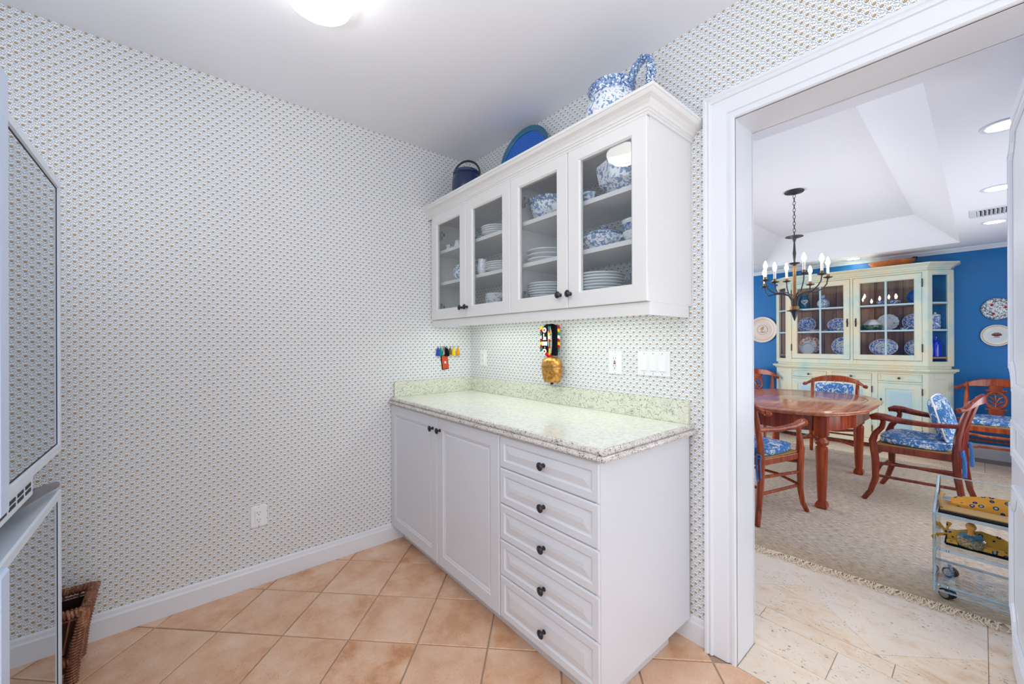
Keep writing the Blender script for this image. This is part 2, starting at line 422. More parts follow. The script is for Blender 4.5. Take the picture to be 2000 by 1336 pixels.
for nm, c in (('y',(236,208,40)),('r',(186,34,44)),('g',(30,140,110)),('w',(236,236,232)),('k',(24,24,30)),('o',(240,160,40)),('b',(60,80,180)),('n',(120,96,70))):
    M['f'+nm] = newmat('yarn_'+nm, S(c), .85, spec=.1)

# ------------------------------------------------------------------ dimensions
H = 2.592; HD = 2.289; YW = 4.94; T = .172; XO, XR, ZO = 1.837, 2.585, 2.139
KX, KY = 5.15, -2.72; DL, DR = -1.2, 3.32

# walls
def wall_mesh(name, mats, boxes, sel=None):
    b = MB()
    for q in boxes: b.box(*q)
    o = b.build(name, mats, fix=False)
    if sel:
        for p in o.data.polygons: p.material_index = sel(p)
    return struct(o)
wall_mesh('wall_left', [M['paper']], [(-.12, 0, KY-.1, 0, -.05, H+.05)])
wall_mesh('wall_front', [M['paper'], M['blue'], M['trim']],
          [(-1.3, 1.827, 0, T-.002, -.05, H+.05), (1.827, XR+.01, 0, T-.002, ZO+.01, H+.05), (XR+.01, KX+.1, 0, T-.002, -.05, H+.05)],
          lambda p: 0 if p.normal.y < -.5 else (1 if p.normal.y > .5 else 2))
# kitchen back wall with a window, right wall with a window (both behind the camera)
wall_mesh('wall_back', [M['trim']], [(-.12, 2.1, KY-.12, KY, -.05, H+.05), (4.5, KX+.1, KY-.12, KY, -.05, H+.05), (2.1, 4.5, KY-.12, KY, -.05, .9), (2.1, 4.5, KY-.12, KY, 2.2, H+.05)])
wall_mesh('wall_right', [M['trim']], [(KX, KX+.12, KY, -2.4, -.05, H+.05), (KX, KX+.12, -.3, 0, -.05, H+.05), (KX, KX+.12, -2.4, -.3, 2.3, H+.05)])
wall_mesh('ceiling', [M['ceil']], [(-.12, KX+.12, KY-.12, .01, H, H+.05)])
wall_mesh('wall_far', [M['blue']], [(DL-.1, DR+.1, YW, YW+.1, -.05, HD+.4)])
wall_mesh('wall_dining_left', [M['blue']], [(DL-.1, DL, T, YW, -.05, HD+.4)])
wall_mesh('wall_dining_right', [M['blue']], [(DR, DR+.1, T, YW, -.05, HD+.4)])
# dining ceiling: flat soffit round a sloped tray
b = MB(); o_ = [(.49,.588),(2.31,.588),(2.31,4.553),(.49,4.553)]; i_ = [(.80,.898),(2.0,.898),(2.0,4.243),(.80,4.243)]
e_ = [(DL,T-.01),(DR,T-.01),(DR,YW),(DL,YW)]
b.add([(x,y,HD) for x, y in e_]+[(x,y,HD) for x, y in o_]+[(x,y,H) for x, y in i_],
      [(0,1,5,4),(1,2,6,5),(2,3,7,6),(3,0,4,7),(4,5,9,8),(5,6,10,9),(6,7,11,10),(7,4,8,11),(8,9,10,11)])
struct(b.build('ceiling_dining', M['ceil'], fix=False))
# crown trim along the far dining wall
pr = [(0,0),(0,-.045),(.008,-.045),(.014,-.032),(.03,-.014),(.036,-.012),(.036,0)]
b = MB(); b.polyring([[(DL, YW-p, HD+z) for p, z in pr], [(DR, YW-p, HD+z) for p, z in pr]]); struct(b.build('trim_1', M['trim']))
# baseboards
def baseboard(name, a, bb, h=.107):
    pr = [(0,0),(.014,0),(.014,h-.028),(.010,h-.02),(.008,h-.006),(.004,h),(0,h)]
    ax, ay = a; bx, by = bb; d = Vector((bx-ax, by-ay, 0)).normalized(); nrm = Vector((d.y, -d.x, 0))
    q = MB(); q.polyring([[(ax+nrm.x*p, ay+nrm.y*p, z) for p, z in pr], [(bx+nrm.x*p, by+nrm.y*p, z) for p, z in pr]])
    return struct(q.build(name, M['trim']))
baseboard('baseboard_left', (0, KY), (0, 0))
baseboard('baseboard_front', (0, 0), (1.7237, 0))
baseboard('baseboard_far', (DL, YW), (DR, YW), .155)
# door casing and jamb
prof = [(0,0),(0,.012),(.004,.017),(.014,.017),(.016,.011),(.026,.011),(.029,.017),(.082,.020),(.084,.027),(.090,.030),(.098,.026),(.103,.031),(.113,.031),(.113,0)]
b = MB(); b.polyring([[(XO-w,-p,0) for w, p in prof], [(XO-w,-p,ZO+w) for w, p in prof], [(XR+w,-p,ZO+w) for w, p in prof], [(XR+w,-p,0) for w, p in prof]])
b.polyring([[(XO-w,T+p,0) for w, p in prof], [(XO-w,T+p,min(ZO+w,HD-.001)) for w, p in prof], [(XR+w,T+p,min(ZO+w,HD-.001)) for w, p in prof], [(XR+w,T+p,0) for w, p in prof]])
struct(b.build('trim_2', M['trim']))
b = MB(); b.box(XO-.012, XO, -.004, T+.002, 0, ZO); b.box(XR, XR+.012, -.004, T+.002, 0, ZO); b.box(XO-.012, XR+.012, -.004, T+.002, ZO, ZO+.012)
struct(b.build('trim_3', M['trim']))

# ------------------------------------------------------------------ floors, tile by tile
def clip(poly, a, bb, c):          # keep a*x+b*y<=c
    out = []
    for i in range(len(poly)):
        p, q = poly[i], poly[(i+1) % len(poly)]; dp = a*p[0]+bb*p[1]-c; dq = a*q[0]+bb*q[1]-c
        if dp <= 0: out.append(p)
        if (dp < 0 < dq) or (dq < 0 < dp):
            t = dp/(dp-dq); out.append((p[0]+(q[0]-p[0])*t, p[1]+(q[1]-p[1])*t))
    return out
def poly_area(P): return abs(sum(P[i][0]*P[(i+1) % len(P)][1]-P[(i+1) % len(P)][0]*P[i][1] for i in range(len(P))))/2
def tile(poly, parent, mat, z=0, th=.008, bev=.002, g=.0025, lab='tile'):
    cx = sum(p[0] for p in poly)/len(poly); cy = sum(p[1] for p in poly)/len(poly)
    # inset by the grout half width
    def ins(P, d):
        n = len(P); R = []
        for i in range(n):
            p0, p1, p2 = Vector(P[i-1]), Vector(P[i]), Vector(P[(i+1) % n])
            e1 = (p1-p0).normalized(); e2 = (p2-p1).normalized(); n1 = Vector((-e1.y, e1.x)); n2 = Vector((-e2.y, e2.x))
            k = n1+n2; den = 1+n1.dot(n2)
            R.append(tuple(p1 + k*(d/max(den, .3))))
        return R
    if sum(poly[i][0]*poly[(i+1) % len(poly)][1]-poly[(i+1) % len(poly)][0]*poly[i][1] for i in range(len(poly))) < 0: poly = poly[::-1]
    dz = random.uniform(-.0006, .0006)
    a = ins(poly, g); bb = ins(poly, g+bev)
    q = MB(); q.polyring([[(x,y,z-th) for x, y in a], [(x,y,z-bev+dz) for x, y in a], [(x,y,z+dz) for x, y in bb]])
    o = q.build(lab, mat, None, off=(cx, cy, 0)); o.location = (cx, cy, 0); o.parent = parent; return o
b = MB(); b.box(-.12, KX+.1, KY-.1, -.008, -.06, -.005); fl = struct(b.build('floor', M['grout']))
p_ = .4232
for i in range(-20, 22):
    for j in range(-6, 24):
        u0 = -.83 + p_*i; v0 = 1.402 + p_*(j-4)
        P = [((u+v)/2, (u-v)/2) for u, v in ((u0,v0),(u0+p_,v0),(u0+p_,v0+p_),(u0,v0+p_))]
        for a_, b_, c_ in ((-1,0,0),(1,0,3.9),(0,1,-.008),(0,-1,2.72)):
            if P: P = clip(P, a_, b_, c_)
        P2 = []
        for q in P:
            if not P2 or (Vector(q)-Vector(P2[-1])).length > 1e-4: P2.append(q)
        if len(P2) > 2 and (Vector(P2[0])-Vector(P2[-1])).length < 1e-4: P2.pop()
        if len(P2) >= 3 and poly_area(P2) > .003: tile(P2, fl, M['terra'], g=.003)
b = MB(); b.box(DL-.1, DR+.1, -.008, YW+.05, -.06, -.004); fd = struct(b.build('floor_dining', M['grout2']))
def rect(x0, x1, y0, y1): tile([(x0,y0),(x1,y0),(x1,y1),(x0,y1)], fd, M['trav'], bev=.0008, g=.0014, lab='plank')
for y0, y1, xs in ((-.008,.18,(-.0+1.82,2.66)), (.18,.378,(1.2,2.075,2.95)), (.378,.474,(.9,1.79,2.235,2.9,3.3))):
    for k in range(len(xs)-1):
        x0, x1 = xs[k], xs[k+1]
        if y0 < .1: x0, x1 = XO, XR
        rect(x0, x1, y0, y1)
for y0 in (.474, 1.1, 1.95, 2.8, 3.65, 4.42): rect(2.47, 3.3, y0, {.474:1.1,1.1:1.95,1.95:2.8,2.8:3.65,3.65:4.42,4.42:4.70}[y0])
rect(1.2, 2.47, 4.42, 4.70); rect(-.4, 1.2, 4.42, 4.70)
p_ = .646
for i in range(-9, 10):
    for j in range(-9, 9):
        u0 = 2.67+p_*i; v0 = 1.05+p_*j
        P = [((u+v)/2, (u-v)/2) for u, v in ((u0,v0),(u0+p_,v0),(u0+p_,v0+p_),(u0,v0+p_))]
        for a_, b_, c_ in ((-1,0,.9),(1,0,2.47),(0,-1,-.474),(0,1,4.42)):
            if P: P = clip(P, a_, b_, c_)
        P2 = []
        for q in P:
            if not P2 or (Vector(q)-Vector(P2[-1])).length > 1e-4: P2.append(q)
        if len(P2) > 2 and (Vector(P2[0])-Vector(P2[-1])).length < 1e-4: P2.pop()
        if len(P2) >= 3 and poly_area(P2) > .004: tile(P2, fd, M['trav'], bev=.0008, g=.0009)
M['brown_strip'] = m_wood('brown_floor_strip', (110,84,62), (140,112,86), (160,132,106), .3, .4, 'x')  # browner floor strip along the far dining wall
for x0, x1 in ((-1.1,.6),(.6,1.5),(1.5,2.4),(2.4,3.3)): tile([(x0,4.70),(x1,4.70),(x1,YW),(x0,YW)], fd, M['brown_strip'], bev=.0008, g=.0009, lab='plank')

# ------------------------------------------------------------------ base cabinet
D1, W1 = .6229, 1.6546
def knob(parent, x, y, z, M3=None, k=1.0):
    """pewter mushroom knob standing proud of a -y facing front"""
    q = MB(); R = Matrix.Translation((x, y, z)) @ Matrix.Rotation(PI/2, 4, 'X')
    if M3: R = M3 @ R
    q.lathe([(.0085*k,0),(.0085*k,.003),(.0055*k,.005),(.005*k,.014),(.010*k,.017),(.0155*k,.020),(.0162*k,.023),(.0125*k,.0255),(.011*k,.0247),(.0085*k,.0275),(.003*k,.029),(0,.029)], n=16, M=R)
    return q.build('knob', M['knob'], parent, smooth=True)
base = thing('base_cabinet', 'white base cabinet with two doors and a bank of five drawers under the granite top', 'cabinet', (0, 0, .0952))
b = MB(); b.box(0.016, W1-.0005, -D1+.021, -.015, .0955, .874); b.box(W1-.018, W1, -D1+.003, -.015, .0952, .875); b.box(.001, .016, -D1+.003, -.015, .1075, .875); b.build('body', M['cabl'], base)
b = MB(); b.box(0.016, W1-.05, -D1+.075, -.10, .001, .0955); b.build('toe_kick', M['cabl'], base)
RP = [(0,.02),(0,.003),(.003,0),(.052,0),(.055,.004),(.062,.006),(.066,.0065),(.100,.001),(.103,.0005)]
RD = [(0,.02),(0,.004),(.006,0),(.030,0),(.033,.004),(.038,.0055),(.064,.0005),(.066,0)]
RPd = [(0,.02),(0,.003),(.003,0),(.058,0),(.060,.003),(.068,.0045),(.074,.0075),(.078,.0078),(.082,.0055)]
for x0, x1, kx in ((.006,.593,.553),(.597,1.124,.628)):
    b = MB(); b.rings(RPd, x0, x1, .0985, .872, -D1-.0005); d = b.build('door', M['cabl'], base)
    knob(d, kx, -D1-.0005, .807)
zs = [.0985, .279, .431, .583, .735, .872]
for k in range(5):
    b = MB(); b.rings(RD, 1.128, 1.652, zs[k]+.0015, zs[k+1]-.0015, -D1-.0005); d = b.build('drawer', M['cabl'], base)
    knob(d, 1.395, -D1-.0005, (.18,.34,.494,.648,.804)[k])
# granite top with a double rolled edge, and its splashes
gt = thing('granite_countertop', 'pale speckled granite countertop with double rolled edge and low backsplash', 'countertop', (0, 0, .875))
pf = [(-.012,.9155),(-.009,.9155),(-.002,.914),(.004,.910),(.0065,.9045),(.005,.899),(.001,.8965),(.010,.8955),(.0165,.892),(.019,.886),(.0165,.880),(.010,.8765),(0,.875),(-.03,.875)]
b = MB(); L = [[(0.001,-D1-o,z),(W1+.012+o,-D1-o,z),(W1+.012+o,-.001,z)] for o, z in pf]
b.polyring(L, close_ends=False, cyc=False)
b.build('rolled_edge', M['granite_e'], gt, smooth=True, label='darker speckled double rolled front edge')
b = MB(); b.box(.001, W1, -D1+.012, -.001, .8755, .9155)
b.build('slab', M['granite'], gt)
b = MB(); b.box(.0205, W1, -.0205, -.0005, .9158, 1.013); b.build('backsplash', M['granite_s'], gt, bevel=.0015)
b = MB(); b.box(.0005, .0205, -D1+.02, -.0005, .9158, 1.013); b.build('backsplash', M['granite_s'], gt, bevel=.0015)

# ------------------------------------------------------------------ wall cabinet with glass doors
D2, W2, Z2, Z3, Z4 = .327, 1.663, 1.4165, 2.12, 2.183
wc = thing('wall_cabinet', 'white wall cabinet with four glass doors and crown molding above the countertop', 'cabinet', (0, 0, Z2))
b = MB(); b.box(.001,.018,-D2,-.001,Z2,Z3); b.box(W2-.018,W2,-D2,-.001,Z2,Z3); b.box(.018,W2-.018,-D2,-.001,Z2,Z2+.04); b.box(.018,W2-.018,-D2,-.001,Z3-.03,Z3); b.box(.862,.880,-D2,-.001,Z2+.04,Z3-.03)
b.box(.018,.060,-D2,-D2+.018,Z2+.04,Z3-.03)
b.build('body', M['cab'], wc)
for x0, x1 in ((.0185,.8615),(.8805,W2-.0185)):
    for z0 in (1.652, 1.866):
        b = MB(); b.box(x0, x1, -.306, -.002, z0, z0+.02); b.build('shelf', M['cab'], wc)
RG = [(0,.02),(0,.003),(.003,0),(.062,0),(.064,.002),(.069,.0065),(.070,.02)]
DX = ((.045,.455,.417),(.458,.871,.473),(.874,1.270,1.228),(1.273,1.661,1.288))
for x0, x1, kx in DX:
    b = MB(); b.rings(RG, x0, x1, Z2+.002, Z3-.002, -D2-.0205, hole=True); d = b.build('door', M['cab'], wc)
    b = MB(); b.box(x0+.066, x1-.066, -D2-.010, -D2-.007, Z2+.066, Z3-.066); b.build('pane', M['glass'], d)
    knob(d, kx, -D2-.0205, 1.479)
    hx = x0+.052 if kx > (x0+x1)/2 else x1-.052
    for hz in (1.50, 1.98):
        s = 1 if kx > (x0+x1)/2 else -1
        q = MB(); q.box(min(hx+s*.018,hx+s*.034), max(hx+s*.018,hx+s*.034), -D2+.001, -D2+.012, hz-.026, hz+.026); q.box(min(hx+s*.034,hx+s*.06), max(hx+s*.034,hx+s*.06), -D2+.003, -D2+.014, hz-.010, hz+.010)
        q.build('hinge', M['hinge'], d)
pc = [(0,2.106),(.006,2.106),(.006,2.116),(.010,2.118),(.010,2.126),(.014,2.128),(.017,2.138),(.028,2.150),(.043,2.158),(.047,2.164),(.050,2.170),(.054,2.172),(.054,2.183),(-.02,2.183)]
b = MB(); L = [[(0.001,-D2-.016-o,z),(W2+o,-D2-.016-o,z),(W2+o,-.001,z)] for o, z in pc]; b.polyring(L, close_ends=False, cyc=False)
b.box(.001, W2+.02, -D2-.03, -.001, 2.16, 2.18); b.build('crown_molding', M['cab'], wc)
b = MB(); b.box(.035, W2-.001, -D2-.006, -D2+.008, 1.368, Z2); b.box(W2-.014, W2-.001, -D2+.008, -.03, 1.368, Z2); b.build('light_valance', M['cab'], wc)
b = MB(); b.box(.15, 1.5, -.27, -.20, 1.402, 1.4162); s_ = b.build('light_fixture', M['plastic'], wc)
b = MB(); b.tube([(.17,-.235,1.398),(1.48,-.235,1.398)], .007, 8); b.build('fluorescent_tube', M['strip'], s_)

# ------------------------------------------------------------------ china builders (local coordinates, prototype then copies)
def lathe_thing(name, label, cat, prof, mat, n=28, loc=(0,0,0), group=None, sx=1, sy=1, wob=None):
    q = MB(); q.lathe(prof, n=n, sx=sx, sy=sy, wob=wob)
    o = tag(q.build(name, mat, smooth=True), label, cat, group); o.location = loc; return o
PL = lambda r: [(r*.55,0),(r*.58,.004),(r*.98,.016),(r,.019),(r*.985,.021),(r*.6,.007),(0,.005)]
PLT = lambda r, h: [(r*.5,0),(r*.62,.0),(r*.66,h*.2),(r*.98,h*.75),(r,h*.9),(r*.985,h),(r*.64,h*.4),(0,h*.3)]
BOWL = lambda r, h: [(r*.5,0),(r*.52,.006),(r*.8,h*.3),(r*.98,h*.8),(r,h),(r*.97,h),(r*.93,h*.8),(r*.74,h*.34),(0,h*.14)]
def stack(n, proto, x, y, z, step, where, group):
    for i in range(n):
        lab = ('top white plate' if i == n-1 else 'bottom white plate' if i == 0 else ordn(i)+' white plate from the bottom') + ', ' + where
        if i == 0 and not proto.get('used'): proto['used'] = 1; o = proto; o.location = (x, y, z); o['label'] = lab; o['group'] = group
        else: o = dup(proto, (x+random.uniform(-.003,.003), y+random.uniform(-.003,.003), z+i*step), random.uniform(0,3), lab, group)
ZB, ZM, ZT = Z2+.0405, 1.6725, 1.8865
pr12 = lathe_thing('dinner_plate', '', 'plate', PL(.105), M['white'])
stack(8, pr12, 1.347, -.215, ZB, .0131, 'lowest shelf stack, fourth glass door', 'plates in the fourth bay')
stack(8, pr12, 1.0, -.20, ZB, .0128, 'lowest shelf stack, third glass door', 'plates in the third bay')
stack(3, pr12, .995, -.20, ZM, .022, 'middle shelf stack, third glass door', 'plates on the third bay middle shelf')
pr09 = lathe_thing('side_plate', '', 'plate', PL(.09), M['white'])
stack(4, pr09, .605, -.225, ZT, .012, 'top shelf stack, second glass door', 'plates on the second bay top shelf')
stack(4, pr09, .637, -.225, ZM, .012, 'middle shelf stack, second glass door', 'plates on the second bay middle shelf')
lathe_thing('serving_plate', 'single white plate right of the plate stack, lowest shelf, fourth glass door', 'plate', PL(.085), M['white'], loc=(1.545,-.225,ZB))
# stack of deep white bowls bottom of second bay
pb = lathe_thing('soup_bowl', '', 'bowl', BOWL(.075,.03), M['china_l'])
for i in range(5):
    lab = ('top' if i == 4 else ordn(i) + ('' if i == 0 else ' from the bottom')) + ' pale bowl of the stack low behind the second glass door'
    o = pb if i == 0 else dup(pb, (0,0,0), i)
    o.location = (.605, -.22, ZB+.0165*i); o['label'] = lab; o['group'] = 'bowls stacked in the second bay'
lathe_thing('blue_bowl', 'low blue patterned bowl beside the stack low behind the second glass door', 'bowl', BOWL(.06,.042), M['china_d'], loc=(.455,-.22,ZB))
lathe_thing('small_dish', 'small blue patterned dish left of the plates, top shelf, second glass door', 'dish', BOWL(.05,.03), M['china_d'], loc=(.455,-.225,ZT))
# first bay
def creamer(name, label, loc, r, h, mat, rz=0):
    t = thing(name, label, 'pitcher', loc); t.rotation_euler = (0,0,rz); WO[t.name] = Vector((0,0,0))
    q = MB(); q.lathe([(r*.6,0),(r*.66,.003),(r*.98,h*.3),(r,h*.45),(r*.8,h*.78),(r*.86,h),(r*.82,h),(r*.75,h*.78),(r*.9,h*.4),(0,h*.1)], n=24); q.build('body', mat, t, smooth=True)
    q = MB(); q.tube([(r*.75,0,h*.9),(r*1.35,0,h*.86),(r*1.5,0,h*.6),(r*1.3,0,h*.38),(r*.95,0,h*.3)], r*.09, 6); q.build('handle', mat, t, smooth=True); return t
creamer('creamer', 'small blue and white creamer, left one on the top shelf, first glass door', (.105,-.245,ZT), .028, .046, M['china'], 1)
creamer('creamer', 'small pale blue and white creamer, right one on the top shelf, first glass door', (.205,-.235,ZT), .030, .056, M['china_l'], 2)
creamer('milk_jug', 'tall blue and white jug on the middle shelf behind the first glass door', (.22,-.225,ZM), .046, .105, M['china'], 3.4)
lathe_thing('covered_dish', 'low oval blue and white dish low behind the first glass door', 'dish', BOWL(.07,.05), M['china'], loc=(.175,-.20,ZB), sy=.8)
lathe_thing('flat_plate', 'flat patterned plate under the knob side low behind the first glass door', 'plate', PL(.055), M['china_d'], loc=(.19,-.284,ZB), sy=.35)
# second bay middle: teapot and cone jug
tp = thing('teapot', 'round blue patterned teapot at the left on the middle shelf behind the second glass door', 'teapot', (.385,-.215,ZM)); WO[tp.name] = Vector((0,0,0))
q = MB(); q.lathe([(.035,0),(.04,.004),(.062,.03),(.066,.05),(.055,.078),(.03,.092),(.03,.094),(0,.094)], n=24); q.build('body', M['china_d'], tp, smooth=True)
q = MB(); q.lathe([(.03,.094),(.026,.104),(.008,.110),(.008,.116),(.011,.122),(0,.126)], n=16); q.build('lid', M['china_d'], tp, smooth=True)
q = MB(); q.tube([(.05,0,.035),(.085,0,.05),(.098,0,.085)], [.013,.009,.007], 8); q.build('spout', M['china'], tp, smooth=True)
creamer('cone_jug', 'cone shaped blue and white jug right of the teapot behind the second glass door', (.51,-.262,ZM), .032, .095, M['china_l'], 2)
# third bay top: bowls
lathe_thing('serving_bowl', 'deep blue and white serving bowl, lower of the nested pair behind the third glass door', 'bowl', BOWL(.105,.085), M['china'], loc=(1.01,-.19,ZT), group='nested bowls in the third bay')
lathe_thing('serving_bowl', 'blue rimmed serving bowl, upper of the nested pair behind the third glass door', 'bowl', [(r*1.06, z) for r, z in BOWL(.107,.06)], M['china_d'], loc=(1.01,-.19,ZT+.052), group='nested bowls in the third bay')
lathe_thing('white_dish', 'plain white dish in front of the nested bowls behind the third glass door', 'dish', BOWL(.05,.04), M['white'], loc=(1.15,-.255,ZT))
# fourth bay
lathe_thing('footed_bowl', 'large eight sided blue and white bowl on the top shelf behind the fourth glass door', 'bowl', [(.06,0),(.065,.008),(.125,.055),(.135,.10),(.14,.135),(.133,.135),(.12,.09),(.06,.03),(0,.02)], M['china'], n=8, loc=(1.475,-.18,ZT))
lathe_thing('sauce_boat', 'small blue and white sauce boat left of the eight sided bowl, fourth glass door', 'sauce boat', BOWL(.055,.055), M['china'], loc=(1.285,-.24,ZT), sy=.7)
tu = thing('tureen', 'blue and white covered tureen on the middle shelf behind the fourth glass door', 'tureen', (1.355,-.20,ZM)); WO[tu.name] = Vector((0,0,0))
q = MB(); q.lathe([(.06,0),(.066,.006),(.10,.03),(.112,.055),(.104,.062),(0,.062)], n=28); q.build('body', M['china'], tu, smooth=True)
q = MB(); q.lathe([(.108,.0625),(.10,.072),(.06,.092),(.018,.098),(.012,.104),(.020,.112),(.012,.119),(0,.12)], n=28); q.build('lid', M['china_d'], tu, smooth=True)
for s in (-1, 1):
    q = MB(); q.tube([(s*.100,-.02,.045),(s*.118,-.015,.05),(s*.118,.015,.05),(s*.100,.02,.045)], .006, 6); q.build('handle', M['china'], tu, smooth=True)
for i, (rr, mt, dz, lb) in enumerate(((.072,'china_l',0,'lowest white and blue bowl of three stacked right of the tureen'),(.074,'china_d',.03,'middle blue rimmed bowl of three stacked right of the tureen'),(.076,'white',.047,'top pale bowl of three stacked right of the tureen'))):
    lathe_thing('soup_bowl', lb, 'bowl', BOWL(rr,.045), M[mt], loc=(1.553,-.215,ZM+dz), group='bowls stacked right of the tureen')

# ------------------------------------------------------------------ on top of the wall cabinet
ZC = 2.1835
ck = thing('stoneware_crock', 'dark navy stoneware crock with an arched bail handle on the wall cabinet', 'crock', (.275,-.215,ZC)); WO[ck.name] = Vector((0,0,0))
q = MB(); q.lathe([(.10,0),(.108,.006),(.122,.09),(.120,.15),(.104,.19),(.112,.196),(.113,.206),(.104,.212),(.095,.206),(.095,.17),(0,.17)], n=32); q.build('body', M['navy'], ck, smooth=True)
q = MB(); q.lathe([(.101,.211),(.096,.221),(.04,.228),(0,.23)], n=24); q.build('lid', M['navy'], ck, smooth=True)
q = MB(); q.tube([(.115*math.cos(a)*math.cos(.6), .115*math.cos(a)*math.sin(.6), .195+.10*math.sin(a)) for a in [PI*i/16 for i in range(17)]], .0075, 8); q.build('handle', M['iron'], ck, smooth=True); ck.scale = (.80,.80,.93)
pl = thing('blue_platter', 'round glazed blue platter leaning on the wall above the wall cabinet', 'platter', (.695,-.10,ZC+.0))
pl.rotation_euler = (math.radians(80),0,math.radians(6)); WO[pl.name] = Vector((0,0,0))
R_ = .19; up_ = Matrix.Translation((0, R_, 0))
def m_ringglaze():
    m = newmat('blue_ring_glaze', S((20,80,170)), .1, spec=.7); g = G(m)
    w = g.n('ShaderNodeTexWave', {'Vector': g.map(g.obj(), (1,1,0), (0,0,0), (0,-.19,0)), 'Scale': 26.0, 'Distortion': 1.2}, wave_type='RINGS', rings_direction='Z').outputs[1]
    g.col(g.mix(w, S((14,84,186)), S((34,112,202)))); g.bump(w, .002, .5); return m
M['ringg'] = m_ringglaze()
q = MB(); q.lathe([(R_*.6,-.004),(R_*.62,0),(R_*.84,.012),(R_*.84,.016),(R_*.6,.006),(0,.005)], n=48, M=up_); q.build('well', M['ringg'], pl, smooth=True)
q = MB(); q.lathe([(R_*.86,.012),(R_,.022),(R_,.027),(R_*.965,.026),(R_*.945,.023),(R_*.92,.024),(R_*.86,.0172)], n=48, M=up_, ring=True); q.build('rim', M['teal'], pl, smooth=True, label='teal banded rim')
pj_ = thing('transferware_pitcher', 'large blue and white transferware pitcher lying on the right end of the wall cabinet', 'pitcher', (1.405,-.20,ZC)); WO[pj_.name] = Vector((0,0,0))
q = MB(); q.lathe([(.085,0),(.098,.004),(.125,.04),(.132,.09),(.118,.14),(.100,.165)], n=36); q.build('body', M['china'], pj_, smooth=True)
q = MB(); q.lathe([(.100,.1645),(.104,.175),(.112,.21),(.108,.212),(.098,.17),(.09,.12),(0,.03)], n=36, wob=lambda a, i: 1+.10*max(0,math.cos(a-PI))**6); q.build('rim', M['china_d'], pj_, smooth=True, label='dense blue patterned rim')
q = MB(); q.tube([(.095,0,.19),(.13,0,.245),(.165,0,.262),(.195,0,.245),(.205,0,.19),(.195,0,.12),(.165,0,.06),(.12,0,.03)], [.013,.015,.016,.017,.018,.018,.016,.012], 10, sq=1.5); q.build('handle', M['china_d'], pj_, smooth=True, label='broad dark blue floral handle'); pj_.scale = (.93,.90,.97)

# ------------------------------------------------------------------ outlets, switches
def plate_on(name, label, cat, wall, a0, a1, z0, z1, kind):
    """wall: 'A' (y=0, a = x) or 'L' (x=0, a = y)"""
    ax = (a0+a1)/2; zc = (z0+z1)/2
    loc = (ax, 0, zc) if wall == 'A' else (0, ax, zc)
    t = thing(name, label, cat, loc); WO[t.name] = Vector((0,0,0))
    if wall == 'L': t.rotation_euler = (0,0,PI/2)
    w = (a1-a0)/2; h = (z1-z0)/2
    q = MB(); q.rings([(0,.0045),(0,.002),(.004,0)], -w, w, -h, h, -.0055); q.build('cover_plate', M['plastic'], t)
    def scr(x, z):
        c = MB(); c.lathe([(.0022,0),(.0022,.0006),(0,.0006)], n=8, M=Matrix.Translation((x,-.0055,z)) @ Matrix.Rotation(PI/2,4,'X')); c.build('screw', M['hinge'], t)
    if kind == 'switch':
        for k in (-1,0,1):
            x = k*w*.56; scr(x, h-.010); scr(x, -h+.010)
            c = MB(); c.add([(x-.016,-.0057,-.033),(x+.016,-.0057,-.033),(x+.016,-.0057,.033),(x-.016,-.0057,.033),(x-.014,-.0125,-.031),(x+.014,-.0125,-.031),(x+.014,-.0067,.031),(x-.014,-.0067,.031)], [(4,5,6,7),(0,1,5,4),(1,2,6,5),(2,3,7,6),(3,0,4,7)])
            c.build('rocker', M['plastic'], t)
    else:
        scr(0, h-.007); scr(0, -h+.007)
        c = MB(); c.rings([(0,.003),(0,.0008),(.001,0)], -.0165, .0165, -.034, .034, -.0085); f = c.build('receptacle', M['plastic'], t)
        c = MB()
        for s in (-1, 1):
            zz = s*.019+(0 if kind == 'duplex' else 0)
            c.box(-.0075,-.0055,-.0092,-.0080,zz-.001,zz+.008); c.box(.0052,.0072,-.0092,-.0080,zz,zz+.007); c.lathe([(.0026,0),(.0026,.001),(0,.001)], n=10, M=Matrix.Translation((0,-.0083,zz-.008)) @ Matrix.Rotation(PI/2,4,'X'))
        c.build('slots', M['black'], f)
        if kind == 'gfci':
            c = MB(); c.box(-.006,.006,-.0100,-.008,.0015,.0065); c.build('reset_button', M['red'], f); c = MB(); c.box(-.006,.006,-.0098,-.008,-.0065,-.0015); c.build('test_button', M['black'], f)
    return t
plate_on('wall_outlet', 'white duplex outlet low on the wallpapered side wall', 'outlet', 'L', -1.384, -1.311, .302, .413, 'duplex')
plate_on('wall_outlet', 'white outlet above the backsplash near the corner, left of the bell', 'outlet', 'A', .125, .199, 1.098, 1.214, 'duplex')
plate_on('wall_outlet', 'white outlet with red and black buttons beside the triple switch', 'outlet', 'A', 1.240, 1.314, 1.106, 1.221, 'gfci')
plate_on('light_switch', 'white triple rocker light switch plate beside the doorway', 'switch', 'A', 1.403, 1.564, 1.109, 1.222, 'switch')

